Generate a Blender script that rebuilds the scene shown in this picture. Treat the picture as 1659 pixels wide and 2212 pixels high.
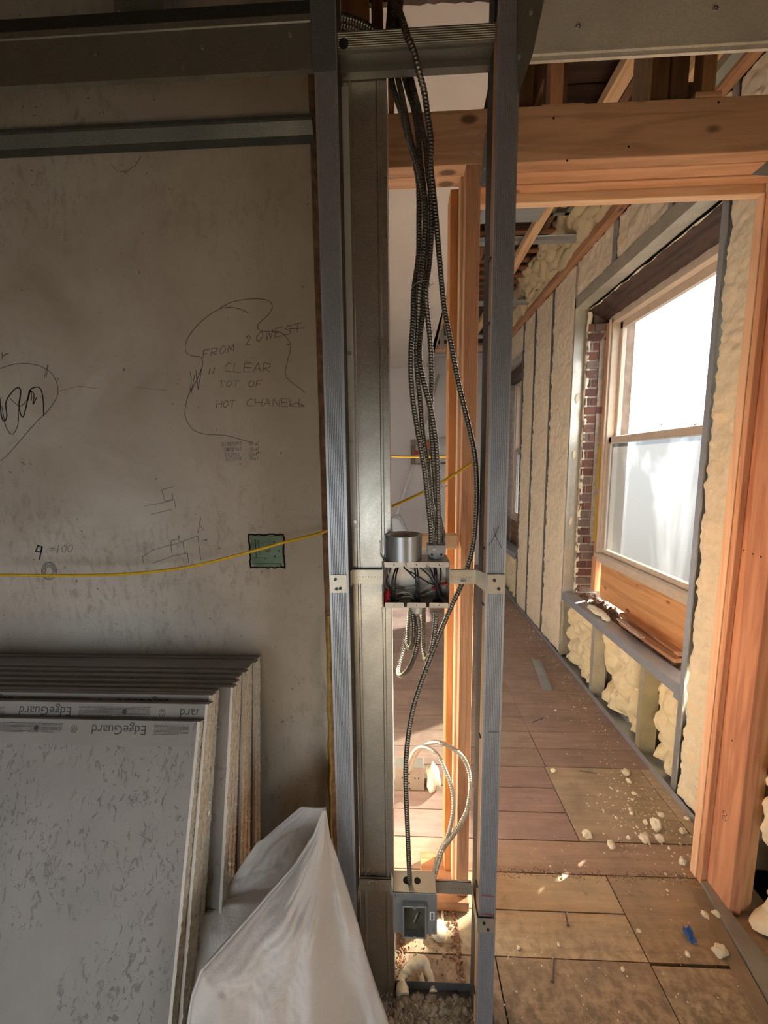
import bpy, bmesh, math, random
from mathutils import Vector, Matrix, noise
random.seed(7)
for o in list(bpy.data.objects): bpy.data.objects.remove(o)
C = bpy.context.scene.collection
S = bpy.context.scene

# ------------------------------------------------------------------ camera
F = 830.0; PPX, PPY = 829.5, 1106.0
PITCH = math.radians(7.1); ROLL = math.radians(-0.65); YAW = math.radians(2.5); H = 1.60
fw = Vector((-math.sin(YAW)*math.cos(PITCH), math.cos(YAW)*math.cos(PITCH), -math.sin(PITCH)))
r0 = Vector((math.cos(YAW), math.sin(YAW), 0)); u0 = r0.cross(fw)
rt = r0*math.cos(ROLL) + u0*math.sin(ROLL); up = u0*math.cos(ROLL) - r0*math.sin(ROLL)
cam = bpy.data.cameras.new('camera'); camo = bpy.data.objects.new('camera', cam); C.objects.link(camo)
camo.matrix_world = Matrix(((rt.x, up.x, -fw.x, 0), (rt.y, up.y, -fw.y, 0), (rt.z, up.z, -fw.z, H), (0, 0, 0, 1)))
cam.sensor_fit = 'VERTICAL'; cam.sensor_height = 36.0; cam.lens = F*36/2212.0
cam.clip_start = 0.02
S.camera = camo

# ------------------------------------------------------------------ world, sun, exposure
S.view_settings.view_transform = 'Standard'; S.view_settings.look = 'None'
S.view_settings.exposure = 0.0; S.view_settings.gamma = 1.0
W = bpy.data.worlds.new('world'); S.world = W; W.use_nodes = True
nt = W.node_tree; bg = nt.nodes['Background']
tc = nt.nodes.new('ShaderNodeTexCoord'); sp = nt.nodes.new('ShaderNodeSeparateXYZ'); cr = nt.nodes.new('ShaderNodeValToRGB')
nt.links.new(tc.outputs['Generated'], sp.inputs[0]); ma = nt.nodes.new('ShaderNodeMath'); ma.operation = 'MULTIPLY_ADD'; ma.inputs[1].default_value = .5; ma.inputs[2].default_value = .5
nt.links.new(sp.outputs['Z'], ma.inputs[0]); nt.links.new(ma.outputs[0], cr.inputs[0]); nt.links.new(cr.outputs[0], bg.inputs[0])
cr.color_ramp.elements[0].position = 0.33; cr.color_ramp.elements[0].color = (.07, .065, .06, 1)
e_ = cr.color_ramp.elements.new(.43); e_.color = (.70, .70, .69, 1)
cr.color_ramp.elements[2].position = 0.50; cr.color_ramp.elements[2].color = (.93, .97, 1.0, 1)
bg.inputs[1].default_value = 6.6
SUN_D = Vector((-1.0, -.54, -.76)).normalized()
sl = bpy.data.lights.new('sun', 'SUN'); sl.energy = 110.0; sl.angle = math.radians(0.9); sl.color = (1, .87, .68)
so = bpy.data.objects.new('sun', sl); C.objects.link(so); so.rotation_euler = SUN_D.to_track_quat('-Z', 'Y').to_euler()
so.location = (4, 4, 5)
def portal(loc, direction, sx, sy):
    l = bpy.data.lights.new('window_portal', 'AREA'); l.shape = 'RECTANGLE'; l.size = sx; l.size_y = sy
    l.cycles.is_portal = True
    o = bpy.data.objects.new('window_portal', l); C.objects.link(o); o.location = loc
    o.rotation_euler = Vector(direction).to_track_quat('-Z', 'Z').to_euler()
portal((1.66, 2.39, 1.74), (-1, 0, 0), 1.35, 1.9)
portal((1.66, 4.85, 1.74), (-1, 0, 0), 1.2, 1.9)
portal((-1.05, -2.42, .70), (0, 1, 0), 1.6, 1.3)
portal((1.66, -.8, 1.08), (-1, 0, 0), .75, 1.3)  # unseen side opening, added to brighten the near room and sack

# ------------------------------------------------------------------ helpers
def ray(x, y): return fw + rt*((x-PPX)/F) - up*((y-PPY)/F)
def PY(x, y, Y):
    d = ray(x, y); return Vector((0, 0, H)) + d*(Y/d.y)
def PZ(x, y, Z=0.0):
    d = ray(x, y); return Vector((0, 0, H)) + d*((Z-H)/d.z)
def PX(x, y, X):
    d = ray(x, y); return Vector((0, 0, H)) + d*(X/d.x)

class MB:
    def __init__(s): s.v = []; s.f = []; s.sm = []; s.mi = []; s.m = 0
    def add(s, vs, fs, smooth=False):
        b = len(s.v); s.v += [Vector(v) for v in vs]
        for f in fs: s.f.append([b+i for i in f]); s.sm.append(smooth); s.mi.append(s.m)
    def box(s, x0, x1, y0, y1, z0, z1):
        s.add([(x0,y0,z0),(x1,y0,z0),(x1,y1,z0),(x0,y1,z0),(x0,y0,z1),(x1,y0,z1),(x1,y1,z1),(x0,y1,z1)],
              [(0,3,2,1),(4,5,6,7),(0,1,5,4),(1,2,6,5),(2,3,7,6),(3,0,4,7)]); return s
    def obox(s, c, ax, ay, az):     # centre, half-vectors
        c = Vector(c); ax, ay, az = Vector(ax), Vector(ay), Vector(az)
        s.add([c+ax*i+ay*j+az*k for i, j, k in ((-1,-1,-1),(1,-1,-1),(1,1,-1),(-1,1,-1),(-1,-1,1),(1,-1,1),(1,1,1),(-1,1,1))],
              [(0,3,2,1),(4,5,6,7),(0,1,5,4),(1,2,6,5),(2,3,7,6),(3,0,4,7)]); return s
    def prism(s, pts, axis, a, b):
        n = len(pts)
        def m(p, t): return {'z': (p[0], p[1], t), 'x': (t, p[0], p[1]), 'y': (p[0], t, p[1])}[axis]
        s.add([m(p, a) for p in pts]+[m(p, b) for p in pts],
              [tuple(range(n))[::-1], tuple(range(n, 2*n))]+[(i, (i+1) % n, n+(i+1) % n, n+i) for i in range(n)]); return s
    def sheet(s, poly, t, axis, a, b, smooth=False):   # thin folded sheet: open polyline with thickness t
        P = [Vector(p).to_2d() if len(p) == 2 else Vector(p[:2]) for p in poly]; n = len(P); off = []
        for i in range(n):
            d1 = (P[i]-P[i-1]).normalized() if i > 0 else None
            d2 = (P[i+1]-P[i]).normalized() if i < n-1 else None
            if d1 is None: d1 = d2
            if d2 is None: d2 = d1
            n1 = Vector((-d1.y, d1.x)); n2 = Vector((-d2.y, d2.x)); m = n1+n2
            if m.length < 1e-6: m = n1
            m = m.normalized(); k = t/max(.45, m.dot(n1)); off.append(P[i]+m*k)
        s.prism([tuple(p) for p in P]+[tuple(p) for p in off[::-1]], axis, a, b)
        # replace end n-gons by quads for robustness
        N = 2*n; base = len(s.v)-2*N
        nf = N+2; del s.f[-nf:-nf+2]; del s.sm[-nf:-nf+2]; del s.mi[-nf:-nf+2]
        for i in range(n-1):
            s.f.append([base+i, base+N-1-i, base+N-2-i, base+i+1]); s.sm.append(False); s.mi.append(s.m)
            s.f.append([base+N+i, base+N+i+1, base+2*N-2-i, base+2*N-1-i]); s.sm.append(False); s.mi.append(s.m)
        return s
    def frame(s, c, d):
        d = Vector(d).normalized(); a = d.cross(Vector((0,0,1)))
        if a.length < .05: a = d.cross(Vector((1,0,0)))
        a.normalize(); return a, d.cross(a).normalized(), d
    def cyl(s, p0, p1, r, n=16, r1=None, cap=True):
        p0, p1 = Vector(p0), Vector(p1); a, b, d = s.frame(p0, p1-p0); r1 = r if r1 is None else r1
        vs = [p0+(a*math.cos(t)+b*math.sin(t))*r for t in [2*math.pi*i/n for i in range(n)]]
        vs += [p1+(a*math.cos(t)+b*math.sin(t))*r1 for t in [2*math.pi*i/n for i in range(n)]]
        fs = [(i, (i+1) % n, n+(i+1) % n, n+i) for i in range(n)]
        s.add(vs, fs, True)
        if cap: s.add(vs[:n], [tuple(range(n))[::-1]]); s.add(vs[n:], [tuple(range(n))])
        return s
    def ring(s, p0, p1, ro, ri, n=48):
        p0, p1 = Vector(p0), Vector(p1); a, b, d = s.frame(p0, p1-p0); T = [2*math.pi*i/n for i in range(n)]
        L = [[p+(a*math.cos(t)+b*math.sin(t))*r for t in T] for p, r in ((p0, ro), (p1, ro), (p1, ri), (p0, ri))]
        for k in range(4):
            A, B = L[k], L[(k+1) % 4]
            s.add(A+B, [(i, (i+1) % n, n+(i+1) % n, n+i) for i in range(n)], k in (0, 2))
        return s
    def tube(s, path, r, n=8, rf=None, cap=True, up0=None):
        P = [Vector(p) for p in path]; rings = []
        t0 = (P[1]-P[0]).normalized(); a = t0.cross(Vector((0, 1, 0.02)))
        if a.length < .1: a = t0.cross(Vector((0, 0, 1)))
        a.normalize(); b = t0.cross(a); L = 0
        for i, p in enumerate(P):
            t = (P[min(i+1, len(P)-1)]-P[max(i-1, 0)]).normalized()
            a = (a-t*a.dot(t)).normalized(); b = t.cross(a)
            if i: L += (p-P[i-1]).length
            rings.append([p+(a*math.cos(2*math.pi*j/n)+b*math.sin(2*math.pi*j/n))*(rf(L, 2*math.pi*j/n) if rf else r) for j in range(n)])
        vs = [v for R in rings for v in R]; fs = []
        for i in range(len(P)-1):
            for j in range(n): fs.append((i*n+j, i*n+(j+1) % n, (i+1)*n+(j+1) % n, (i+1)*n+j))
        s.add(vs, fs, True)
        if cap: s.add(rings[0], [tuple(range(n))[::-1]]); s.add(rings[-1], [tuple(range(n))])
        return s
    def grid(s, fn, nu, nv, smooth=True):
        vs = [fn(i/nu, j/nv) for j in range(nv+1) for i in range(nu+1)]
        fs = [(j*(nu+1)+i, j*(nu+1)+i+1, (j+1)*(nu+1)+i+1, (j+1)*(nu+1)+i) for j in range(nv) for i in range(nu)]
        s.add(vs, fs, smooth); return s

OFF = {}
def root_off(o):
    while o is not None:
        if o.name in OFF: return OFF[o.name]
        o = o.parent
    return Vector((0, 0, 0))
def tag(o, label=None, cat=None, group=None, kind=None):
    if label: o['label'] = label
    if cat: o['category'] = cat
    if group: o['group'] = group
    if kind: o['kind'] = kind
    return o
def build(name, mb, mats, parent=None, bevel=0, label=None, cat=None, group=None, kind=None, solid=0, loc=None):
    if not isinstance(mats, (list, tuple)): mats = [mats]
    me = bpy.data.meshes.new(name); o = bpy.data.objects.new(name, me)
    if parent is not None: off = root_off(parent)
    else:
        xs = [v.x for v in mb.v]; ys = [v.y for v in mb.v]; zs = [v.z for v in mb.v]
        off = Vector(((min(xs)+max(xs))/2, (min(ys)+max(ys))/2, min(zs))) if kind != 'structure' else Vector((0, 0, 0))
    me.from_pydata([v-off for v in mb.v], [], mb.f)
    for m in mats: me.materials.append(m)
    for p, sm, mi in zip(me.polygons, mb.sm, mb.mi): p.use_smooth = sm; p.material_index = mi
    bm = bmesh.new(); bm.from_mesh(me); bmesh.ops.recalc_face_normals(bm, faces=bm.faces); bm.to_mesh(me); bm.free()
    C.objects.link(o)
    if parent is not None: o.parent = parent
    else: o.location = off; OFF[o.name] = off
    if bevel:
        b = o.modifiers.new('bevel', 'BEVEL'); b.width = bevel; b.segments = 2; b.limit_method = 'ANGLE'; b.angle_limit = .7
    if solid:
        b = o.modifiers.new('solid', 'SOLIDIFY'); b.thickness = solid
    return tag(o, label, cat, group, kind)
def thing(name, label, cat, loc, group=None):
    o = bpy.data.objects.new(name, None); C.objects.link(o); o.location = loc; o.empty_display_size = .05
    OFF[o.name] = Vector(loc); return tag(o, label, cat, group)
def spline(pts, step=.004):
    P = [Vector(p) for p in pts]; out = []
    for i in range(len(P)-1):
        p0 = P[i-1] if i else P[0]*2-P[1]; p1, p2 = P[i], P[i+1]; p3 = P[i+2] if i+2 < len(P) else P[-1]*2-P[-2]
        n = max(2, int((p2-p1).length/step))
        for k in range(n):
            t = k/n
            out.append(.5*((2*p1)+(p2-p0)*t+(2*p0-5*p1+4*p2-p3)*t*t+(-p0+3*p1-3*p2+p3)*t**3))
    out.append(P[-1])
    # resample evenly
    res = [out[0]]; acc = 0
    for a, b in zip(out, out[1:]):
        d = (b-a).length
        while acc+d >= step:
            a = a+(b-a)*((step-acc)/d); d = (b-a).length; acc = 0; res.append(a.copy())
            if d < 1e-9: break
        acc += d
    return res

# ------------------------------------------------------------------ materials
def M(name):
    m = bpy.data.materials.new(name); m.use_nodes = True; t = m.node_tree
    return m, t, t.nodes['Principled BSDF']
def N(t, k, **kw):
    n = t.nodes.new('ShaderNode'+k)
    for a, b in kw.items():
        if a in n.inputs.keys(): n.inputs[a].default_value = b
        else: setattr(n, a, b)
    return n
def coords(t, scale=(1, 1, 1), kind='Object'):
    c = N(t, 'TexCoord'); mp = N(t, 'Mapping'); mp.inputs['Scale'].default_value = scale
    t.links.new(c.outputs[kind], mp.inputs[0]); return mp.outputs[0]
def ramp(t, src, stops):
    r = N(t, 'ValToRGB'); e = r.color_ramp.elements
    while len(e) < len(stops): e.new(.5)
    for k, (p, c) in zip(e, stops): k.position = p; k.color = (*c, 1) if len(c) == 3 else c
    t.links.new(src, r.inputs[0]); return r.outputs[0]
def noi(t, vec, scale, detail=4, rough=.55, dist=0):
    n = N(t, 'TexNoise'); n.inputs['Scale'].default_value = scale; n.inputs['Detail'].default_value = detail
    n.inputs['Roughness'].default_value = rough; n.inputs['Distortion'].default_value = dist
    t.links.new(vec, n.inputs['Vector']); return n.outputs['Fac']
def mix(t, f, a, b, mode='MIX'):
    m = N(t, 'Mix'); m.data_type = 'RGBA'; m.blend_type = mode
    for s, v in ((m.inputs[0], f), (m.inputs[6], a), (m.inputs[7], b)):
        if hasattr(v, 'links'): t.links.new(v, s)
        else: s.default_value = v if not isinstance(v, tuple) else (*v, 1)
    return m.outputs[2]
def bump(t, b, src, strength, dist):
    n = N(t, 'Bump'); n.inputs['Strength'].default_value = strength; n.inputs['Distance'].default_value = dist
    t.links.new(src, n.inputs['Height']); t.links.new(n.outputs[0], b.inputs['Normal'])
def simple(name, c, rough=.6, metal=0, var=.0, vs=20, bstr=0, bscale=60, bdist=.002):
    m, t, b = M(name); b.inputs['Roughness'].default_value = rough; b.inputs['Metallic'].default_value = metal
    v = coords(t)
    f = noi(t, v, vs, 5)
    d = tuple(max(0, x*(1-var)) for x in c); l = tuple(min(1, x*(1+var)) for x in c)
    t.links.new(ramp(t, f, [(.3, d), (.7, l)]), b.inputs['Base Color'])
    if bstr: bump(t, b, noi(t, v, bscale, 6), bstr, bdist)
    return m
def steel(name, c=(.55, .58, .6), rough=.42, metal=.85, spangle=.18, patch=0.0):
    m, t, b = M(name); v = coords(t)
    vo = N(t, 'TexVoronoi'); vo.inputs['Scale'].default_value = 420; t.links.new(v, vo.inputs['Vector'])
    f1 = N(t, 'SeparateColor'); t.links.new(vo.outputs['Color'], f1.inputs[0])
    lo = tuple(x*(1-spangle*.8) for x in c); hi = tuple(min(1, x*(1+spangle*.8)) for x in c)
    col = ramp(t, f1.outputs[0], [(0, lo), (1, hi)])
    f2 = noi(t, v, 3.5, 6, .6, .4)
    col = mix(t, ramp(t, f2, [(.42, (0, 0, 0)), (.62, (.38+patch, .38+patch, .38+patch))]), col, tuple(x*.62 for x in c))
    f3 = noi(t, v, 45, 5, .6)
    col = mix(t, ramp(t, f3, [(.66, (0, 0, 0)), (.74, (.35, .35, .35))]), col, (.62, .6, .54))
    t.links.new(col, b.inputs['Base Color']); b.inputs['Metallic'].default_value = metal
    t.links.new(ramp(t, f2, [(.3, (rough-.1,)*3), (.7, (rough+.14,)*3)]), b.inputs['Roughness'])
    return m
def wood(name, c1, c2, axis='z', knots=True, rough=.6, gs=1.0, dirt=0.0):
    m, t, b = M(name); k = {'x': 0, 'y': 1, 'z': 2}[axis]
    sc = [14*gs]*3; sc[k] = 1.1*gs; v = coords(t, tuple(sc))
    f = noi(t, v, 1.0, 3, .5, .6)
    w = N(t, 'Math', operation='MULTIPLY'); t.links.new(f, w.inputs[0]); w.inputs[1].default_value = 26
    s = N(t, 'Math', operation='SINE'); t.links.new(w.outputs[0], s.inputs[0])
    s2 = N(t, 'Math', operation='MULTIPLY_ADD'); t.links.new(s.outputs[0], s2.inputs[0]); s2.inputs[1].default_value = .5; s2.inputs[2].default_value = .5
    fine = noi(t, v, 6, 5, .6)
    col = ramp(t, s2.outputs[0], [(0, c2), (.55, c1), (1, tuple(min(1, x*1.08) for x in c1))])
    col = mix(t, .4, col, ramp(t, fine, [(.35, c2), (.65, c1)]))
    if knots:
        sk = [5.0]*3; sk[k] = 2.6; vk = coords(t, tuple(sk)); vo = N(t, 'TexVoronoi'); vo.inputs['Scale'].default_value = 1.5
        t.links.new(vk, vo.inputs['Vector'])
        col = mix(t, ramp(t, vo.outputs['Distance'], [(.07, (.95,)*3), (.125, (.0,)*3)]), col, tuple(x*.32 for x in c2))
    if dirt:
        fd = noi(t, coords(t), 7, 6, .65)
        col = mix(t, ramp(t, fd, [(.45, (0,)*3), (.7, (dirt,)*3)]), col, tuple(x*.35 for x in c2))
    t.links.new(col, b.inputs['Base Color']); b.inputs['Roughness'].default_value = rough
    bump(t, b, fine, .25, .001); return m
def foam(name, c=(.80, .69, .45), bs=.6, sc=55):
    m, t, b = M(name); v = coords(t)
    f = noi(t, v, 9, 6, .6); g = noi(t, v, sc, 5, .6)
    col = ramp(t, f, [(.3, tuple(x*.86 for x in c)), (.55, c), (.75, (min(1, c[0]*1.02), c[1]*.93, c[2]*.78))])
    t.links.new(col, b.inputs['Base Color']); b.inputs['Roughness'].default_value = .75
    b.inputs['Subsurface Weight'].default_value = 0.0
    bump(t, b, g, bs, .006 if sc < 36 else .0035); return m

m_stud = steel('galvanised_stud', (.52, .57, .63), .42, .78, .10)
m_steel = steel('galvanised_sheet', (.64, .63, .56), .42, .6, .22, .2)
m_headr = steel('galvanised_header_lit', (.74, .74, .68), .42, .3, .10, .05)  # lighter copy: light on the right header put into the colour
m_head = steel('galvanised_header_shaded', (.30, .31, .27), .45, .75, .12, .1)  # darkened steel: dimness of the upper left put into the colour
m_bright = steel('zinc_bracket', (.62, .60, .52), .36, .75, .04)
m_shell = steel('box_steel', (.60, .58, .54), .42, .75, .06)
m_ring = simple('grey_painted_steel', (.34, .36, .37), .38, .5, .08)
m_mc = simple('armoured_cable_steel', (.27, .26, .23), .28, .92, .08, 30)
m_mc2 = simple('armoured_cable_pale', (.66, .62, .54), .4, .7, .05, 30)
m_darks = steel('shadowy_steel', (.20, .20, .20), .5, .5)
m_screw = simple('screw_zinc', (.6, .62, .64), .3, .9)
m_dscrew = simple('screw_dark', (.05, .05, .05), .4, .5)
m_black = simple('wire_black', (.02, .021, .024), .3)
m_white = simple('wire_white', (.55, .53, .49), .4)
m_red = simple('wire_nut_red', (.55, .02, .03), .4)
m_yellow = simple('yellow_cable', (.78, .50, .02), .45, 0, .06)
m_fir = wood('fir_orange', (.74, .42, .24), (.58, .28, .15), 'z')
m_firl = wood('fir_pale', (.92, .66, .42), (.80, .48, .27), 'z')
m_firx = wood('fir_beam', (.72, .45, .28), (.54, .31, .18), 'x')
m_firxl = wood('fir_beam_pale', (.80, .50, .31), (.66, .37, .20), 'x')
m_firxb = wood('fir_strip_bright', (.95, .72, .50), (.85, .56, .34), 'x')
m_firy = wood('fir_joist', (.70, .47, .27), (.55, .33, .17), 'y')
m_firy2 = wood('fir_joist_red', (.52, .29, .16), (.38, .19, .1), 'y')
m_old = wood('old_dark_wood', (.13, .065, .035), (.06, .028, .016), 'x', knots=False, dirt=.6)
m_oldz = wood('old_brown_wood', (.20, .11, .055), (.11, .055, .028), 'z', knots=False)
m_lath = wood('old_lath', (.30, .13, .055), (.16, .065, .03), 'x', knots=False)
m_char = wood('charred_lintel', (.085, .05, .04), (.03, .018, .015), 'y', knots=False)
m_ply = wood('plywood_orange', (.70, .38, .17), (.52, .25, .10), 'y', knots=True, gs=.7)
m_foam = foam('spray_foam', (.84, .73, .48), .9, 34); m_foamt = foam('spray_foam_trimmed', (.88, .77, .59), 1.0, 75)
m_foamw = foam('spray_foam_pale', (.90, .84, .66), .5)
m_foamgreen = simple('stained_steel', (.50, .47, .33), .5, .6, .15, 9)
m_frame = simple('window_paint', (.62, .52, .42), .5, 0, .08)
m_vinyl = simple('white_vinyl', (.82, .82, .80), .4, 0, .04)
m_text = simple('grey_print', (.055, .055, .06), .7)
m_pencil = simple('pencil_graphite', (.05, .05, .05), .6)
m_drywhite = simple('white_drywall', (.78, .73, .68), .85, 0, .05, 3)
m_drywhite2 = simple('far_drywall', (.84, .85, .88), .85, 0, .04, 3)
m_black2 = simple('dark_void', (.012, .010, .008), .9)
m_labelw = simple('sticker_white', (.8, .8, .78), .5)
m_blue = simple('blue_plastic', (.03, .13, .42), .35)

def plaster():
    m, t, b = M('dirty_plaster'); v = coords(t)
    f = noi(t, v, 3.2, 8, .62, .5); g = noi(t, v, 22, 8, .7, .3)
    col = ramp(t, f, [(.30, (.44, .41, .36)), (.50, (.54, .52, .48)), (.68, (.60, .60, .57))])
    sv = N(t, 'TexCoord')
    h = noi(t, v, 1.9, 4, .5, .3); gv = noi(t, coords(t, (1.0, 1.0, .45)), 42, 9, .75, .5)
    msk = ramp(t, h, [(.44, (.12,)*3), (.58, (1,)*3)])
    fine = ramp(t, gv, [(.50, (0,)*3), (.62, (.55,)*3)])
    mm = N(t, 'Mix'); mm.data_type = 'RGBA'; mm.blend_type = 'MULTIPLY'; mm.inputs[0].default_value = 1
    t.links.new(msk, mm.inputs[6]); t.links.new(fine, mm.inputs[7])
    col = mix(t, mm.outputs[2], col, (.26, .23, .17))
    sx = N(t, 'SeparateXYZ'); t.links.new(sv.outputs['Object'], sx.inputs[0])
    # warm bounce light painted into the plaster towards its broken right-hand edge
    mr = N(t, 'MapRange'); mr.inputs['From Min'].default_value = -.75; mr.inputs['From Max'].default_value = -.35
    mr.inputs['To Min'].default_value = 0; mr.inputs['To Max'].default_value = .45
    ad = N(t, 'Math', operation='ADD'); t.links.new(sx.outputs['X'], ad.inputs[0])
    sc = N(t, 'Math', operation='MULTIPLY'); t.links.new(f, sc.inputs[0]); sc.inputs[1].default_value = .3; t.links.new(sc.outputs[0], ad.inputs[1])
    sb = N(t, 'Math', operation='SUBTRACT'); t.links.new(ad.outputs[0], sb.inputs[0]); sb.inputs[1].default_value = .15
    t.links.new(sb.outputs[0], mr.inputs['Value'])
    col = mix(t, mr.outputs[0], col, (.42, .33, .20))
    spk = noi(t, v, 60, 3, .5)
    col = mix(t, ramp(t, spk, [(.72, (0,)*3), (.76, (.8,)*3)]), col, (.10, .08, .05))
    t.links.new(col, b.inputs['Base Color']); b.inputs['Roughness'].default_value = .85
    bump(t, b, g, .3, .002); return m
m_plaster = plaster()
m_room = simple('grimy_wall', (.30, .28, .25), .9, 0, .1, 4)

def board_mat():
    m, t, b = M('drywall_paper'); v = coords(t)
    f = noi(t, v, 6, 6, .6); g = noi(t, coords(t, (1.5, 1, .8)), 46, 6, .72, .9)
    col = ramp(t, f, [(.3, (.29, .285, .275)), (.65, (.35, .345, .335))])
    t.links.new(col, b.inputs['Base Color']); b.inputs['Roughness'].default_value = .8
    big = noi(t, v, 4.5, 3, .5)
    msk = ramp(t, big, [(.44, (0,)*3), (.56, (1,)*3)])
    fl = ramp(t, g, [(.57, (0,)*3), (.66, (1,)*3)])
    mm = N(t, 'Mix'); mm.data_type = 'RGBA'; mm.blend_type = 'MULTIPLY'; mm.inputs[0].default_value = 1
    t.links.new(msk, mm.inputs[6]); t.links.new(fl, mm.inputs[7])
    bump(t, b, mm.outputs[2], .7, .004); return m
m_board = board_mat()
m_paper = simple('edge_tape_paper', (.30, .295, .285), .75, 0, .06, 10)
m_gyps = simple('gypsum_core', (.72, .70, .60), .9, 0, .22, 90, .9, 120, .004)
m_fringe = simple('pale_paper_fringe', (.78, .76, .70), .8)

def floor_mat():
    m, t, b = M('worn_floor_boards'); v = coords(t)
    at = N(t, 'Attribute'); at.attribute_name = 'tint'
    f = noi(t, v, 5, 8, .65, .4); g = noi(t, v, 30, 6, .7)
    vg = coords(t, (1.2, 14, 1)); gr = noi(t, vg, 3, 5, .6, .5)
    col = mix(t, .55, at.outputs['Color'], ramp(t, f, [(.3, (.55,)*3), (.5, (.95,)*3), (.7, (1.25, 1.2, 1.1))]), 'MULTIPLY')
    col = mix(t, .45, col, ramp(t, gr, [(.35, (.6,)*3), (.65, (1.1,)*3)]), 'MULTIPLY')
    col = mix(t, ramp(t, g, [(.60, (0,)*3), (.74, (.6,)*3)]), col, (.10, .07, .05))
    dirtv = noi(t, v, 2.2, 5, .6)
    sx = N(t, 'SeparateXYZ'); c2 = N(t, 'TexCoord'); t.links.new(c2.outputs['Object'], sx.inputs[0])
    mr = N(t, 'MapRange'); mr.inputs['From Min'].default_value = 1.25; mr.inputs['From Max'].default_value = .95; t.links.new(sx.outputs['Y'], mr.inputs['Value'])
    mm = N(t, 'Math', operation='MULTIPLY'); t.links.new(mr.outputs[0], mm.inputs[0]); t.links.new(ramp(t, g, [(.42, (0,)*3), (.58, (.8,)*3)]), mm.inputs[1])
    col = mix(t, mm.outputs[0], col, (.16, .12, .085))
    t.links.new(col, b.inputs['Base Color'])
    t.links.new(ramp(t, f, [(.3, (.38,)*3), (.7, (.62,)*3)]), b.inputs['Roughness'])
    bump(t, b, g, .25, .002); return m
m_floor = floor_mat()

def brick_mat():
    m, t, b = M('old_brick'); v = coords(t)
    f = noi(t, v, 14, 6, .65); at = N(t, 'Attribute'); at.attribute_name = 'tint'
    col = mix(t, .6, at.outputs['Color'], ramp(t, f, [(.3, (.5,)*3), (.7, (1.3,)*3)]), 'MULTIPLY')
    g = noi(t, v, 90, 3)
    col = mix(t, ramp(t, g, [(.66, (0,)*3), (.7, (.8,)*3)]), col, (.45, .38, .32))
    t.links.new(col, b.inputs['Base Color']); b.inputs['Roughness'].default_value = .9; bump(t, b, f, .5, .004); return m
m_brick = brick_mat()

def cloth_mat():
    m, t, b = M('white_woven_plastic'); v = coords(t)
    out = t.nodes['Material Output']
    wv = noi(t, v, 7, 5, .6)
    t.links.new(ramp(t, wv, [(.3, (.84, .84, .84)), (.7, (.93, .92, .91))]), b.inputs['Base Color']); b.inputs['Roughness'].default_value = .5
    mp = coords(t, (700, 700, 700)); ck = N(t, 'TexChecker'); ck.inputs['Scale'].default_value = .5; t.links.new(mp, ck.inputs[0])
    cr_ = noi(t, v, 16, 7, .65, 1.2)
    ad = N(t, 'Math', operation='MULTIPLY_ADD'); t.links.new(ck.outputs['Fac'], ad.inputs[0]); ad.inputs[1].default_value = .04; t.links.new(cr_, ad.inputs[2])
    bump(t, b, ad.outputs[0], .45, .012)
    tr = N(t, 'BsdfTranslucent'); tr.inputs[0].default_value = (.85, .78, .68, 1); ms = N(t, 'MixShader'); ms.inputs[0].default_value = .28
    t.links.new(b.outputs[0], ms.inputs[1]); t.links.new(tr.outputs[0], ms.inputs[2]); t.links.new(ms.outputs[0], out.inputs[0]); return m
m_cloth = cloth_mat()

def glass_mat(name, t_lo, t_hi, scat=(0, 0, 0), tint=(1, 1, 1), rough=.02):
    m, t, b = M(name); out = t.nodes['Material Output']; t.nodes.remove(b)
    tp = N(t, 'BsdfTransparent'); v = coords(t, (1, 1, .45))
    f = noi(t, v, 2.6, 3, .5, .7)
    t.links.new(ramp(t, f, [(.40, tuple(t_lo*x for x in tint)), (.56, tuple(t_hi*x for x in tint))]), tp.inputs[0])
    gl = N(t, 'BsdfGlossy'); gl.inputs['Roughness'].default_value = rough
    ms = N(t, 'MixShader'); ms.inputs[0].default_value = .05
    t.links.new(tp.outputs[0], ms.inputs[1]); t.links.new(gl.outputs[0], ms.inputs[2])
    if scat[0]:
        tl = N(t, 'BsdfTranslucent'); tl.inputs[0].default_value = (*scat, 1)
        a = N(t, 'AddShader'); t.links.new(ms.outputs[0], a.inputs[0]); t.links.new(tl.outputs[0], a.inputs[1]); ms = a
    t.links.new(ms.outputs[0], out.inputs[0]); return m
m_glass = glass_mat('clear_glass', .84, .88); m_frost = glass_mat('screened_glass', .30, .46, (.02, .02, .02), (.97, .99, 1), .3); m_frost2 = glass_mat('hazy_glass', .30, .36, (.02, .021, .024), (.88, .93, 1), .3)

def set_tint(o, cols):      # per-face colour attribute, cols: list of rgb per face
    me = o.data; at = me.color_attributes.new('tint', 'FLOAT_COLOR', 'CORNER')
    for p, c in zip(me.polygons, cols):
        for li in p.loop_indices: at.data[li].color = (*c, 1)

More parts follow.
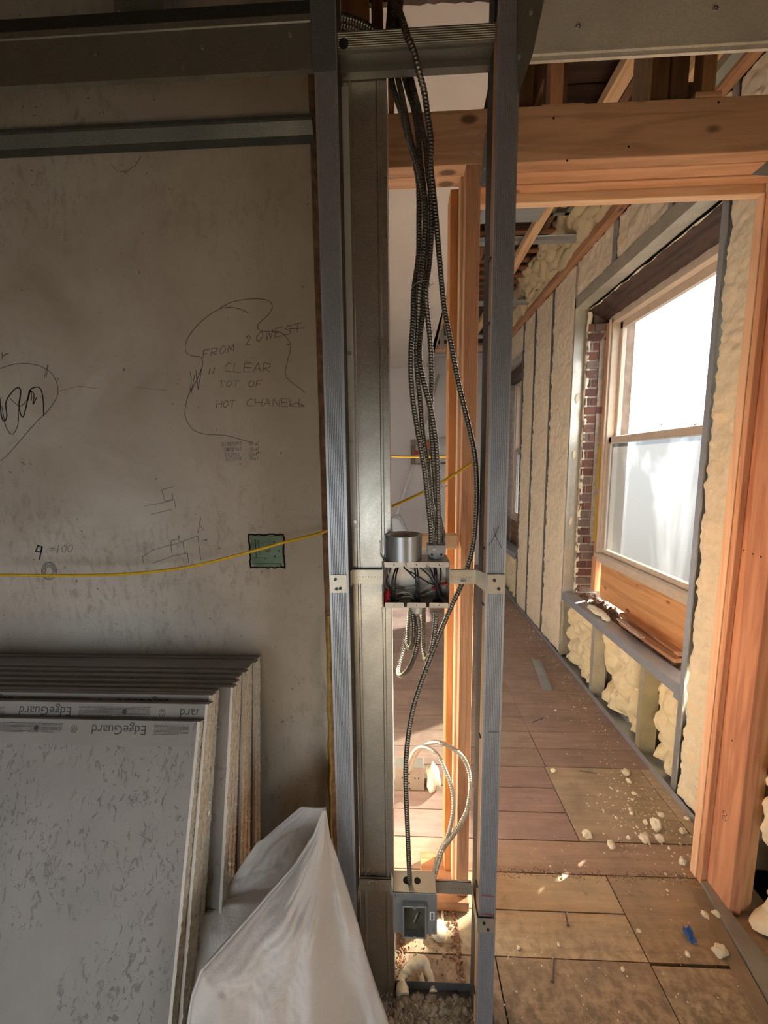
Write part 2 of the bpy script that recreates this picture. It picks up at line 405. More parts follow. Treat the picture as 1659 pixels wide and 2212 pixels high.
# ================================================================== SETTING
# floor: boards run left to right, two plywood patches let into them
fb = MB(); cols = []
def slab(x0, x1, y0, y1, c, z=0.0, tilt=0):
    n0 = len(fb.f); g = .0022 if y0 < 2.1 else .0007
    fb.box(x0+g, x1-g, y0+g, y1-g, -.02, z)
    if tilt:
        for i in (4, 5): fb.v[-8+i].z += tilt
        fb.v[-8+4].z -= tilt*.8
    cols.extend([c]*(len(fb.f)-n0))
def rc(base): k = random.uniform(.88, 1.1); return (base[0]*k, base[1]*k*random.uniform(.96, 1.04), base[2]*k)
RED = (.37, .265, .225); TAN = (.54, .42, .29); PLY = (.44, .345, .25)
yb = [1.345+.135*i for i in range(36)]
for i, y in enumerate(yb[:-1]):
    base = RED if y > 1.4 else (.46, .32, .24)
    xs = [-.62, 1.32] if i % 3 else [-.62, -.1+.4*random.random(), 1.32]
    if 3 <= i < 12: xs = [-.62, .76, 1.32]
    if 1 <= i < 4 and y < 1.88: xs = [-.62, .752, 1.32]
    for a, b in zip(xs, xs[1:]):
        if a == .752 and 1.47 < y < 1.87:
            if i == 1: slab(.752, 1.24, y, y+.405, PLY, .001); slab(1.24, 1.32, y, y+.405, TAN)
            continue
        if a == .76 and i == 3: continue
        slab(a, b, y, y+.135, rc(base))
slab(-.62, .79, 1.215, 1.345, rc(TAN)); slab(-.62, .79, 1.08, 1.215, rc(TAN)); slab(.79, 1.14, 1.08, 1.345, (.44, .33, .22), .001, .0)
slab(1.14, 1.32, .95, 1.345, rc(TAN))
slab(.79, 1.14, .905, 1.075, rc(TAN), .001); slab(-2.2, .30, .905, 1.08, rc(TAN)); slab(.30, .79, .905, 1.08, (.42, .31, .21), .002)
slab(1.14, 1.32, .6, .95, rc(TAN)); slab(-.62, 1.14, .75, .905, rc(TAN))
y = .75
while y > -2.4: slab(-2.2, 1.32, y-.14, y, rc(TAN)); y -= .14
slab(-2.2, -.62, .75, .905, rc(TAN)); slab(-2.2, -.62, 1.08, 1.16, rc(TAN))
n0 = len(fb.f); fb.box(-2.3, 1.7, -2.6, 6.3, -.08, -.0205); cols.extend([(.01, .008, .006)]*6)
fo = build('floor', fb, m_floor, kind='structure'); set_tint(fo, cols)

# walls
YW = 1.14
wb = MB().box(-2.3, -.238, YW, YW+.10, -.02, 3.35)
wall_back = build('wall_back', wb, m_plaster, kind='structure')
eb = MB()
random.seed(3)
eb.grid(lambda u, v: Vector((-.238+.014*noise.noise(Vector((0, 3, v*60)))*u + .03*u, YW+.004+.03*u+.010*noise.noise(Vector((u*5, 1, v*50))), -.02+3.3*v)), 5, 260)
build('plaster_edge', eb, simple('broken_plaster_edge', (.20, .13, .085), .95, 0, .5, 26, .8, 60, .006), wall_back, label='broken brown edge of the plaster')
yb_ = MB()
yb_.tube([PY(708+8*((y-1330)/570)+1*math.sin(y/13), y, YW-.012+.004*math.sin(y/29)) for y in range(1330, 1900, 6)], .005, 7, lambda L, a: .0055+.003*noise.noise(Vector((L*40, a, 0))))
build('foam_bead', yb_, simple('yellow_foam_bead', (.30, .22, .06), .8, 0, .3, 40), wall_back, label='yellow foam bead down the plaster edge')
build('wall_return', MB().box(-.238, -.16, YW+.035, YW+.1, -.02, 3.35), m_oldz, kind='structure').name = 'trim_1'
build('wall_far', MB().box(-.75, 1.75, 6.0, 6.1, -.05, 3.4), m_drywhite2, kind='structure')
build('wall_far_left', MB().box(-.75, -.65, YW+.1, 6.0, -.05, 3.4), m_drywhite2, kind='structure')
build('wall_near_left', MB().box(-2.3, -2.2, -2.6, YW, -.05, 3.4), m_room, kind='structure')
nb = MB(); nb.box(-2.3, -1.8, -2.6, -2.5, -.05, 2.9); nb.box(-.3, 1.8, -2.6, -2.5, -.05, 2.9); nb.box(-1.8, -.3, -2.6, -2.5, -.05, .10); nb.box(-1.8, -.3, -2.6, -2.5, 1.30, 2.9)
build('wall_near', nb, m_room, kind='structure')
build('ceiling_near', MB().box(-2.3, 1.8, -2.6, .84, 2.66, 2.70), m_old, kind='structure')
build('wall_bulkhead', MB().box(-2.3, 1.8, .84, .86, 2.62, 3.4), m_old, kind='structure')
cb = MB()
for i in range(40):
    y0 = .86+i*.135; cb.box(-2.3, 1.7, y0+.004, y0+.131, 3.36, 3.38)
cb.box(-2.3, 1.8, .8, 6.2, 3.385, 3.42)
build('ceiling', cb, m_old, kind='structure')
# smooth drywall part of the far ceiling
wc = MB(); prof = [(-.65, 6.0), (.47, 6.0), (.40, 3.2), (.335, 1.42)]
edge = [(.335-.022*i, 1.40+.012*noise.noise(Vector((i*1.7, 0, 0)))) for i in range(46)]
prof += edge[:16] + [(-.012, 1.40), (-.65, 1.40)]
wc.prism(prof, 'z', 3.03, 3.045)
build('ceiling_drywall', wc, m_drywhite, wall_back.parent, kind='structure')
# exterior wall: brick outside with two openings, plus an unseen one added for light
def outer_wall():
    mb = MB()
    o = [(-1.15, -.45), (1.76, 3.06), (4.32, 5.35)]
    ys = [-2.6]+[q for p in o for q in p]+[6.1]
    for a, b in zip(ys[::2], ys[1::2]): mb.box(1.44, 1.74, a, b, -.05, 3.4)
    for a, b in o: zl, zh = (.45, 1.7) if a < 0 else (.5, 2.76); mb.box(1.44, 1.74, a, b, -.05, zl); mb.box(1.44, 1.74, a, b, zh, 3.4)
    return mb
build('wall_right', outer_wall(), simple('dark_mortar', (.16, .13, .11), .95, 0, .3, 20), kind='structure')

# brick jamb on the far side of the window opening
def brick_jamb(yface, x0, x1, z0, z1, name, lab):
    mb = MB(); cl = []; z = z0; row = 0
    random.seed(11)
    while z < z1:
        h = .057; xs = [x0, x0+(.045 if row % 2 else .085), x1] if row % 3 else [x0, x1]
        for a, b in zip(xs, xs[1:]):
            if b-a < .01: continue
            d = random.uniform(-.006, .004); n0 = len(mb.f)
            mb.box(a+.004, b-.004, yface+d, yface+.04, z+.005, z+h)
            c = random.choice([(.17, .075, .06), (.13, .065, .055), (.21, .11, .09), (.15, .085, .075), (.20, .15, .13)])
            cl.extend([c]*(len(mb.f)-n0))
        z += h+.009; row += 1
    n0 = len(mb.f); mb.box(x0, x1, yface+.007, yface+.05, z0, z1)
    cl.extend([(.42, .37, .32)]*(len(mb.f)-n0))
    o = build(name, mb, m_brick, kind='structure', bevel=.002); set_tint(o, cl); return o
brick_jamb(3.03, 1.385, 1.56, .50, 2.60, 'trim_2', '')
mo = MB(); mo.grid(lambda u, v: Vector((1.475+.10*u, 3.026-.006*abs(noise.noise(Vector((u*3, v*20, 1)))), .95+1.62*v)), 6, 90)
mo.grid(lambda u, v: Vector((1.475-.012*noise.noise(Vector((v*30, 0, 0))), 3.026+.02*u, .95+1.62*v)), 2, 90)
build('trim_3', mo, simple('grey_mortar_smear', (.36, .33, .29), .95, 0, .2, 25, .5, 50, .004), kind='structure')

# charred lintel over the window
lt = MB(); lt.grid(lambda u, v: Vector((1.395+.16*u, 1.80+1.26*v, 2.615+.09*(1-u)+.008*noise.noise(Vector((u*4, v*22, 0))))), 8, 90)
lt.box(1.55, 1.60, 1.8, 3.06, 2.60, 2.76)
build('trim_4', lt, m_char, kind='structure')

# windows
def window(name, y0, y1, mlow, mup, x=1.555):
    zb, zm, zt = .885, 1.76, 2.615
    fr = MB()
    fr.box(x-.03, x+.06, y0, y0+.045, zb-.02, zt); fr.box(x-.03, x+.06, y1-.045, y1, zb-.02, zt)      # jambs
    fr.box(x-.03, x+.06, y0, y1, zt-.03, zt+.02)
    fr.box(x-.045, x-.03, y1-.03, y1-.012, zb, zt); fr.box(x-.045, x-.03, y0+.012, y0+.03, zb, zt)    # stops
    o = build(name, fr, m_frame, bevel=.003, kind='structure')
    si = MB().prism([(x-.05, zb-.045), (x+.07, zb-.045), (x+.07, zb+.015), (x-.035, zb+.022), (x-.05, zb+.012)], 'y', y0-.01, y1+.01)
    build('window_sill', si, m_frame, o, bevel=.003)
    def sash(xs, za, zb_, nm, w=.035, bot=.05, top=.035, mat=m_frame):
        s = MB(); s.box(xs, xs+.03, y0+.045, y0+.045+w, za, zb_); s.box(xs, xs+.03, y1-.045-w, y1-.045, za, zb_)
        s.box(xs-.004, xs+.03, y0+.045, y1-.045, za, za+bot); s.box(xs, xs+.03, y0+.045, y1-.045, zb_-top, zb_)
        return build(nm, s, mat, o, bevel=.003)
    s1 = sash(x-.012, zb+.01, zm+.02, 'lower_sash', .03, .045, .045)
    s2 = sash(x+.022, zm-.02, zt-.03, 'upper_sash', .032, .045, .05)
    tr = MB()
    for yy in (y0+.075, y1-.081): tr.box(x-.016, x-.008, yy, yy+.006, zb+.05, zm-.02)
    tr.box(x-.016, x-.008, y0+.075, y1-.075, zm-.032, zm-.024)
    build('screen_bead', tr, m_vinyl, s1)
    build('window_pane', MB().box(x+.0, x+.004, y0+.07, y1-.07, zb+.05, zm-.02), mlow, s1)
    build('window_pane', MB().box(x+.034, x+.038, y0+.07, y1-.07, zm+.02, zt-.07), mup, s2)
    return o
w1 = window('window_1', 1.80, 3.00, m_frost, m_glass)
w2 = window('window_2', 4.36, 5.28, m_frost2, m_frost2)
for px_, s_ in ((1427, .02), (1500, .022), (1438, .012), (1492, .014)):
    p = PX(px_, 917, 1.56); sc = MB(); sc.grid(lambda u, v: Vector((p.x+.012*u, p.y-s_*(v-.5)*(1-.4*u), p.z-.006+s_*(.6*u+.35*noise.noise(Vector((u*4, v*6, px_)))))), 5, 5)
    build('paint_peel', sc, m_frame, w1, solid=.001)

# plywood apron under the window and blocking
build('trim_5', MB().box(1.53, 1.545, 1.85, 2.93, .57, .87), m_ply, kind='structure')
build('trim_6', MB().box(1.50, 1.54, 2.955, 3.02, .60, .87), m_fir, kind='structure', bevel=.002)
build('trim_7', MB().box(1.515, 1.54, 3.005, 3.03, .87, 2.6), m_fir, kind='structure')
ys_ = MB()
for z0, z1 in ((.98, 1.35), (1.40, 1.72)): ys_.box(1.508, 1.514, 3.005, 3.028, z0, z1)
build('trim_8', ys_, simple('yellow_paint', (.62, .42, .03), .6), kind='structure')
# second window's surround
build('trim_10', MB().box(1.53, 1.545, 4.33, 5.34, .50, .87), wood('apron_brown', (.34, .20, .12), (.22, .12, .07), 'y'), kind='structure')
build('trim_11', MB().box(1.39, 1.56, 4.33, 5.34, 2.62, 2.75), m_char, kind='structure')
# rubble bed behind the steel sill
rb = MB(); rb.grid(lambda u, v: Vector((1.392+.15*u, 1.78+1.27*v, .545+.035*noise.noise(Vector((u*5, v*26, 3)))+.012*noise.noise(Vector((u*20, v*90, 5))))), 14, 110)
build('trim_9', rb, simple('rubble_dust', (.20, .14, .10), .95, 0, .45, 40, .8, 70, .006), kind='structure')

# ================================================================== EXTERIOR WALL FRAMING (steel) AND FOAM
XR = 1.30
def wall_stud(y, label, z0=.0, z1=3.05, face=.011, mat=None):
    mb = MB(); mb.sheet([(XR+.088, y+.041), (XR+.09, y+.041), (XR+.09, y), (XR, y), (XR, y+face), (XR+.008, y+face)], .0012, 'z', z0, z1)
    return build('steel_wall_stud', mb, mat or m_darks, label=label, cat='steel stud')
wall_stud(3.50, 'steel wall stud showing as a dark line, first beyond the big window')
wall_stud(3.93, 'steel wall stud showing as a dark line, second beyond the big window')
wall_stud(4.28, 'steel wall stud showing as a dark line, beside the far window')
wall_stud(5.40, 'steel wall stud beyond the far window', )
# window opening frame in steel
t = thing('steel_jamb', 'shiny steel channel standing as far jamb of the big window opening', 'steel jamb', (XR+.04, 3.09, 0))
build('channel', MB().sheet([(XR+.02, 3.055), (XR, 3.055), (XR, 3.075)][::-1], .0012, 'z', .02, 3.05).sheet([(XR, 3.072), (XR+.088, 3.072), (XR+.088, 3.092)], .0015, 'z', .02, 2.76), m_steel, t)
for zz, yy in ((2.08, 0), (1.66, 0), (1.14, 0)):
    dm = MB(); cx = XR+.045
    dm.grid(lambda u, v: Vector((cx+.016*math.cos(6.283*u)*math.sin(v*1.57), 3.072-.010*math.cos(v*1.57), zz+(.034+.006*math.sin(u*12))*math.sin(6.283*u)*math.sin(v*1.57))), 16, 5)
    build('foam_blob', dm, m_foamw, t, label='dried cream foam drip on the steel')
t = thing('steel_window_head', 'bright steel channel across the top of the big window opening', 'steel header', (XR+.04, 2.41, 2.70))
build('channel', MB().sheet([(XR, 2.80), (XR, 2.72), (XR+.09, 2.72), (XR+.09, 2.74)], .0014, 'y', 1.76, 3.072), m_steel, t)
t = thing('steel_sill', 'grey steel channel forming the sill under the big window, dusty on top', 'steel sill', (XR+.04, 2.41, .50))
build('channel', MB().sheet([(XR, .50), (XR, .555), (XR+.09, .555), (XR+.09, .52)], .0014, 'y', 1.74, 3.072), m_stud, t)
t = thing('steel_sill', 'grey steel channel forming the sill under the far window', 'steel sill', (XR+.04, 4.8, .50))
build('channel', MB().sheet([(XR, .50), (XR, .555), (XR+.15, .555), (XR+.15, .52)], .0014, 'y', 4.32, 5.38), m_stud, t)
t = thing('steel_window_head', 'steel channel across the top of the far window opening', 'steel header', (XR+.04, 4.8, 2.70))
build('channel', MB().sheet([(XR, 2.775), (XR, 2.72), (XR+.09, 2.72), (XR+.09, 2.74)], .0014, 'y', 4.32, 5.38), m_steel, t)
t = thing('steel_jamb', 'dark steel stud pair forming the near jamb of the big window', 'steel jamb', (XR+.04, 1.73, 0))
build('stud', MB().sheet([(XR+.05, 1.742), (XR, 1.742), (XR, 1.715), (XR+.008, 1.715)], .0014, 'z', 0, 3.05), m_stud, t)
build('stud', MB().sheet([(XR+.09, 1.752), (XR+.012, 1.752), (XR+.012, 1.742)], .0014, 'z', .02, 2.76), m_stud, t)
build('clip', MB().box(XR-.004, XR+.03, 1.735, 1.77, .48, .56), m_stud, t)
for yy, lab in ((2.55, 'short steel cripple stud under the steel window sill, the farther one'), (2.02, 'short steel cripple stud under the steel window sill, the nearer and wider one')):
    mb = MB(); mb.sheet([(XR+.085, yy+.04), (XR+.085, yy+.075), (XR+.0845, yy+.075)], .001, 'z', 0, .50)
    mb.sheet([(XR, yy+.008), (XR, yy-.028), (XR+.0, yy-.03), (XR+.085, yy-.03), (XR+.085, yy+.005)], .0012, 'z', 0, .50)
    build('steel_cripple_stud', mb, m_foamgreen if yy < 2.2 else m_steel, label=lab, cat='steel stud')
for yy, lab in ((2.55, 'short steel cripple stud above the steel window head, the farther one'), (2.05, 'short steel cripple stud above the steel window head, the nearer one')):
    build('steel_cripple_stud', MB().sheet([(XR+.085, yy+.03), (XR+.085, yy), (XR, yy), (XR, yy+.03)], .0012, 'z', 2.80, 3.06), m_stud, label=lab, cat='steel stud')
build('bottom_track', MB().sheet([(XR-.006, .035), (XR-.006, 0.0), (XR+.09, 0.0), (XR+.09, .03)], .0012, 'y', 1.40, 5.98), m_stud, label='grey steel floor track along the foamed wall beyond the doorway', cat='steel track')

def foam_panel(y0, y1, z0, z1, label, puff=0, x=XR, amp=.008, mat=None, res=.012, name='spray_foam', seed=0):
    nu = max(6, int((y1-y0)/res)); nv = max(6, int((z1-z0)/res))
    def fn(u, v):
        Y = y0+(y1-y0)*u; Z = z0+(z1-z0)*v
        e = min(1, min(u, 1-u)*(y1-y0)/.02)
        n = noise.noise(Vector((Y*9, Z*9, seed)))*.6+noise.noise(Vector((Y*26, Z*26, seed+5)))*.5
        X = x + .004 - amp*n*(1 if puff else 1.5)
        if puff:
            c = noise.voronoi(Vector((Y*11, Z*9, seed)), distance_metric='DISTANCE', exponent=2.5)[0][0]
            c2 = noise.voronoi(Vector((Y*27, Z*24, seed+2)), distance_metric='DISTANCE', exponent=2.5)[0][0]
            X += puff*(c*c*1.3-.35) + puff*.32*(c2-.3) + .01
            e = min(1, min(u, 1-u)*(y1-y0)/.04); X = X+(1-e)*.045
        else:
            c = noise.voronoi(Vector((Y*40, Z*30, seed)), distance_metric='DISTANCE', exponent=2.5)[0][0]
            X += .010*c - .004 + .004*noise.noise(Vector((Y*70, Z*60, seed))) + (1-e)*(.006+.010*max(0, noise.noise(Vector((Z*14, seed, u > .5)))))
        return Vector((X, Y, Z))
    mb = MB(); mb.grid(fn, nu, nv)
    # closed back so the panel has depth
    b0 = [fn(0, 0), fn(1, 0), fn(1, 1), fn(0, 1)]; xb = x+.12
    ring = [fn(i/nu, 0) for i in range(nu+1)]+[fn(1, j/nv) for j in range(1, nv+1)]+[fn(1-i/nu, 1) for i in range(1, nu+1)]+[fn(0, 1-j/nv) for j in range(1, nv)]
    n = len(ring); mb.add(ring+[Vector((xb, p.y, p.z)) for p in ring], [(i, (i+1) % n, n+(i+1) % n, n+i) for i in range(n)])
    return build(name, mb, mat or (m_foam if puff else m_foamt), label=label, cat='spray foam')
foam_panel(3.10, 3.495, .03, 3.04, 'trimmed cream foam panel just beyond the shiny far jamb', seed=1, mat=m_foamt)
foam_panel(3.515, 3.925, .03, 3.04, 'trimmed cream foam panel, second beyond the big window', seed=2)
foam_panel(3.945, 4.275, .03, 3.04, 'trimmed cream foam panel between the dark stud and the far window', seed=3)
foam_panel(4.36, 5.40, .03, .50, 'rough cream foam under the far window', puff=.05, seed=4, x=XR+.02)
foam_panel(4.30, 5.40, 2.78, 3.04, 'cream foam above the far window', seed=5)
foam_panel(5.42, 5.98, .03, 3.04, 'cream foam panel in the far corner past the far window', seed=6, res=.03)
foam_panel(2.60, 3.06, .03, .49, 'puffy untrimmed foam below the window sill, farthest of three', puff=.075, seed=7, x=XR+.035, res=.009)
foam_panel(2.10, 2.53, .03, .49, 'puffy untrimmed foam below the window sill, middle of three', puff=.075, seed=8, x=XR+.035, res=.008)
foam_panel(1.755, 1.985, .03, .49, 'puffy untrimmed foam below the window sill, nearest of three', puff=.06, seed=9, x=XR+.035, res=.007)
foam_panel(2.57, 3.06, 2.81, 3.04, 'cream foam above the window head, left of three', seed=10, amp=.014)
foam_panel(2.07, 2.54, 2.81, 3.04, 'cream foam above the window head, middle of three', seed=11, amp=.018)
foam_panel(1.76, 2.04, 2.81, 3.04, 'cream foam above the window head, nearest of three', seed=12, amp=.018)
foam_panel(1.36, 1.708, .03, 3.04, 'large cream foam panel between the big window and the wooden jamb', seed=13, amp=.011, res=.007, mat=foam('spray_foam_near', (.92, .84, .64), 1.0, 70))
foam_panel(-.2, 1.215, .02, 2.6, 'bulging cream foam on the wall in front of the wooden jamb', puff=.10, seed=14, x=1.18, res=.011, mat=m_foamw)
# foam bead round the brick
bd = MB(); bd.tube([Vector((1.398+.006*noise.noise(Vector((z*13, 0, 0))), 3.045, z)) for z in [.56+.01*i for i in range(214)]], .012, 8, lambda L, a: .015+.009*noise.noise(Vector((L*24, a*.8, 2))))
build('foam_bead', bd, m_foamw, label='bumpy pale foam bead sealing the shiny steel jamb to the brick', cat='spray foam')
bd = MB(); bd.tube([Vector((1.398, y, 2.705+.006*noise.noise(Vector((y*13, 0, 0))))) for y in [1.85+.01*i for i in range(119)]], .006, 7, lambda L, a: max(.001, .003+.010*noise.noise(Vector((L*9, a*.8, 7)))))
build('foam_bead', bd, m_foamw, label='thin torn foam bead along the charred lintel', cat='spray foam')
# foam mass up at the ceiling corner
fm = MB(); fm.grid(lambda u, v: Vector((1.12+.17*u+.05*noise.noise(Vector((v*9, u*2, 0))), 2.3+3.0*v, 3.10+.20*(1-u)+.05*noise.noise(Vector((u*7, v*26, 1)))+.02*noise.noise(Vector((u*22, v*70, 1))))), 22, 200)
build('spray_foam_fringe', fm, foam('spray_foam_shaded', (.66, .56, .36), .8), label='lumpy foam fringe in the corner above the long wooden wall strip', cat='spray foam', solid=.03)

# ================================================================== WOODEN FRAMING
def lumber(name, x0, x1, y0, y1, z0, z1, mat, label, bevel=.0025, cat='timber', group=None):
    return build(name, MB().box(x0, x1, y0, y1, z0, z1), mat, bevel=bevel, label=label, cat=cat, group=group)
def ribbed(x0, x1, y0, y1, z0, z1, n=9, d=.0012):
    pts = []
    for i in range(n):
        a = x0+(x1-x0)*(i+.15)/n; b = x0+(x1-x0)*(i+.85)/n; c = x0+(x1-x0)*(i+1)/n
        pts += [(a, y0), (b, y0), (min(c, x1-1e-4), y0+d)]
    return MB().prism([(x0, y0+.001)]+pts+[(x1, y1), (x0, y1)], 'z', z0, z1)
hbeam = lumber('header_beam', -.22, 1.42, 1.222, 1.262, 2.447, 2.588, m_firx, 'front ply of the reddish fir header beam over the doorway', cat='wooden beam')
lumber('header_beam', -.22, 1.42, 1.264, 1.312, 2.447, 2.585, m_firxl, 'middle ply of the header beam, its pale underside facing down', cat='wooden beam')
lumber('header_plate', .20, 1.42, 1.314, 1.348, 2.444, 2.58, m_firxl, 'rear ply of the header beam with an orange underside', cat='wooden beam')
lumber('head_stop', .235, 1.135, 1.350, 1.378, 2.418, 2.52, m_firxb, 'bright pale strip along the far bottom edge of the doorway head', cat='wooden strip')
build('wooden_stud', ribbed(.193, .236, 1.222, 1.266, .042, 2.446), m_fir, label='ribbed reddish fir stud left of the doorway, its grooved edge facing forward', cat='wooden stud')
lumber('wooden_stud', .184, .236, 1.268, 1.306, .042, 2.446, m_firl, 'pale fir stud tucked directly behind the ribbed stud', cat='wooden stud')
lumber('wooden_stud', .160, .236, 1.308, 1.378, .042, 2.44, wood('fir_deep', (.74, .35, .13), (.58, .24, .08), 'z'), 'wide orange fir stud at the back of the post left of the doorway', cat='wooden stud')
lumber('sole_plate', .07, .236, 1.20, 1.38, .003, .040, wood('sole_plate_wood', (.56, .28, .14), (.36, .17, .08), 'x', dirt=.6), 'dusty orange sole plate under the post left of the doorway', cat='wooden plate')
lumber('wooden_block', -.02, .183, 1.222, 1.262, 1.325, 1.372, m_firxb, 'pale horizontal wooden block behind the tape roll', cat='wooden block')
# right jamb
dpost = build('door_post', MB().prism([(1.150, 1.222), (1.192, 1.222), (1.192, 1.362), (1.150, 1.362)], 'z', .004, 2.446), wood('fir_post', (.66, .34, .20), (.46, .20, .11), 'z'), bevel=.003, label='broad reddish fir post with knots forming the right side of the doorway', cat='wooden post')
for x, y in ((1607, 1189), (1627, 1197), (1644, 1203), (1582, 1600)):
    p = PX(x, y, 1.150); build('nail_hole', MB().cyl(p, p+Vector((-.0006, 0, 0)), .0028, 10), m_black2, dpost)
def xmark(parent, name, mat, pts, X, w):
    mb = MB()
    for a, b in zip(pts, pts[1:]):
        d = (b-a).normalized(); n = Vector((0, -d.z, d.y))*w/2
        mb.add([Vector((X, q.y, q.z)) for q in (a-n, b-n, b+n, a+n)]+[Vector((X+.0004, q.y, q.z)) for q in (a-n, b-n, b+n, a+n)], [(0, 1, 2, 3), (0, 4, 5, 1), (1, 5, 6, 2), (2, 6, 7, 3), (3, 7, 4, 0)])
    return build(name, mb, mat, parent)
pc_ = PX(1565, 1762, 1.150)
xmark(dpost, 'pencil_mark', m_pencil, [pc_+Vector((0, .009*math.sin(2*a), .016*math.cos(a))) for a in [i*.3142 for i in range(21)]], 1.1494, .0016)
lumber('door_post', 1.194, 1.236, 1.235, 1.362, .004, 2.446, wood('fir_post_dark', (.62, .38, .21), (.48, .27, .14), 'z'), 'browner fir stud doubled against the right side of the doorway post', cat='wooden post')
lumber('jamb_strip', 1.128, 1.150, 1.322, 1.342, .004, 2.444, m_fir, 'narrow orange strip on the right doorway post, the nearer of two', cat='wooden strip')
lumber('jamb_strip', 1.126, 1.150, 1.344, 1.374, .004, 2.418, m_firxb.copy() if False else wood('fir_strip_z', (.92, .64, .42), (.82, .50, .30), 'z'), 'narrow bright strip on the right doorway post, the farther of two', cat='wooden strip')
def fquad(name, ps, z0, z1, mat, **kw): return build(name, MB().prism([(p.x, p.y) for p in ps], 'z', z0, z1), mat, **kw)
fquad('floor_plate', [Vector((1.075, 1.31, 0)), Vector((1.125, 1.30, 0)), Vector((1.05, .86, 0)), Vector((1.0, .86, 0))], .002, .008, simple('grey_plank', (.30, .23, .16), .8, 0, .2, 12), label='weathered thin plank on the floor beside the near steel track', cat='plank')
fquad('floor_track', [Vector((1.128, 1.318, 0)), Vector((1.148, 1.318, 0)), Vector((1.16, 1.06, 0)), Vector((1.07, .70, 0)), Vector((1.02, .70, 0)), Vector((1.078, 1.0, 0))], .002, .024, simple('dusty_track', (.34, .34, .31), .5, .4, .15, 14), label='steel floor track in front of the doorway post at the right edge', cat='steel track')
ck = MB()
def flat_line(mb, pts, w, y):
    for a, b in zip(pts, pts[1:]):
        d = (b-a).normalized(); n = Vector((-d.z, 0, d.x))*w/2
        mb.add([Vector((q.x, y, q.z)) for q in (a-n, b-n, b+n, a+n)]+[Vector((q.x, y+.0003, q.z)) for q in (a-n, b-n, b+n, a+n)], [(0, 1, 2, 3), (0, 4, 5, 1), (1, 5, 6, 2), (2, 6, 7, 3), (3, 7, 4, 0)])
flat_line(ck, [PY(x, y, 1.2216) for x, y in ((1049, 268), (1040, 285), (1025, 300), (1018, 322), (1012, 330), (1027, 335))], .0022, 1.2216)
build('chalk_mark', ck, simple('pale_chalk', (.42, .36, .42), .9), hbeam)
for x, y in ((1196, 255), (1358, 317), (1552, 221), (1225, 347)):
    p = PY(x, y, 1.2216); build('nail_hole', MB().cyl(p, p+Vector((0, -.0006, 0)), .003, 10), m_black2, hbeam)
# blocks and cripples standing on the beam
for x0, x1, y0, y1, mt, lab in ((.425, .450, 1.25, 1.29, m_oldz, 'dark brown upright board on the beam, next to the right steel stud'),
      (.455, .478, 1.245, 1.285, m_oldz, 'brown weathered upright board on the beam, left of the orange cripple stud'),
      (.352, .40, 1.30, 1.34, m_oldz, 'dark upright board on the beam close behind the right steel stud'),
      (.700, .712, 1.25, 1.33, wood('cripple_pale', (.42, .27, .14), (.3, .18, .09), 'z'), 'thin pale upright board on the beam, right of the first joist'),
      (.715, .765, 1.26, 1.30, m_oldz, 'brown upright cripple board on the beam, right of the thin pale one')):
    lumber('cripple_board', x0, x1, y0, y1, 2.590, 3.34, mt, lab, cat='wooden board')
build('cripple_stud', ribbed(.424, .458, 1.225, 1.262, 2.590, 3.34, 8), m_fir, label='orange ribbed cripple stud on the beam just right of the right steel stud', cat='wooden stud').location.x += .0
build('cripple_stud', ribbed(.832, .868, 1.225, 1.262, 2.606, 3.34, 8), wood('fir_dim', (.46, .26, .12), (.34, .17, .08), 'z'), label='orange ribbed cripple stud on the beam near the right edge', cat='wooden stud')
lumber('cripple_board', .775, .825, 1.27, 1.31, 2.590, 3.34, m_oldz, 'dark brown board left of the rightmost cripple stud', cat='wooden board')
lumber('wooden_block', .815, .885, 1.222, 1.262, 2.589, 2.604, m_firx, 'thin wooden shim under the rightmost cripple stud', cat='wooden block')
lumber('wooden_block', .40, .52, 1.225, 1.262, 2.5885, 2.5895+.004, m_firx, 'thin wooden shim under the cripple stud beside the right steel stud', cat='wooden block')
lumber('top_cluster_board', -.20, -.085, 1.30, 1.34, 2.4, 3.34, wood('dim_brown', (.30, .16, .07), (.2, .1, .045), 'z'), 'dark brown upright timber behind the top of the middle steel stud', cat='wooden board')
lumber('top_cluster_board', -.080, -.045, 1.34, 1.38, 2.59, 3.34, m_oldz, 'narrow brown upright timber beside the cable entry at the top', cat='wooden board')
lumber('top_cluster_board', -.03, -.012, 1.30, 1.34, 2.59, 3.34, m_fir, 'thin orange timber just left of the cables at the top', cat='wooden board')
# joists and strips running away from the camera
lumber('ceiling_joist', .835, .895, 1.30, 5.9, 3.055, 3.10, m_firy, 'pale wooden ceiling strip running away over the doorway', cat='wooden joist')
lumber('wall_strip', 1.245, 1.298, 1.40, 5.95, 3.035, 3.085, m_firy2, 'long reddish wooden strip along the top of the foamed wall', cat='wooden strip')
lumber('ceiling_joist', .40, .455, 2.2, 5.95, 3.03, 3.10, m_firy, 'wooden strip along the edge of the smooth drywall ceiling', cat='wooden joist')
lumber('ceiling_joist', 1.03, 1.10, 1.26, 1.62, 2.96, 3.02, m_firy, 'sloping pale wooden joist at the top right corner', cat='wooden joist')
lumber('ceiling_joist', .62, .66, 1.42, 4.2, 3.22, 3.35, wood('joist_dark', (.24, .12, .06), (.15, .07, .035), 'y'), 'dark reddish old joist high in the ceiling', cat='wooden joist')
lumber('ceiling_joist', 1.0, 1.04, 1.30, 3.0, 3.22, 3.35, wood('joist_dark2', (.20, .10, .05), (.12, .06, .03), 'y'), 'dark old joist high in the ceiling toward the foamed wall', cat='wooden joist')
random.seed(5)
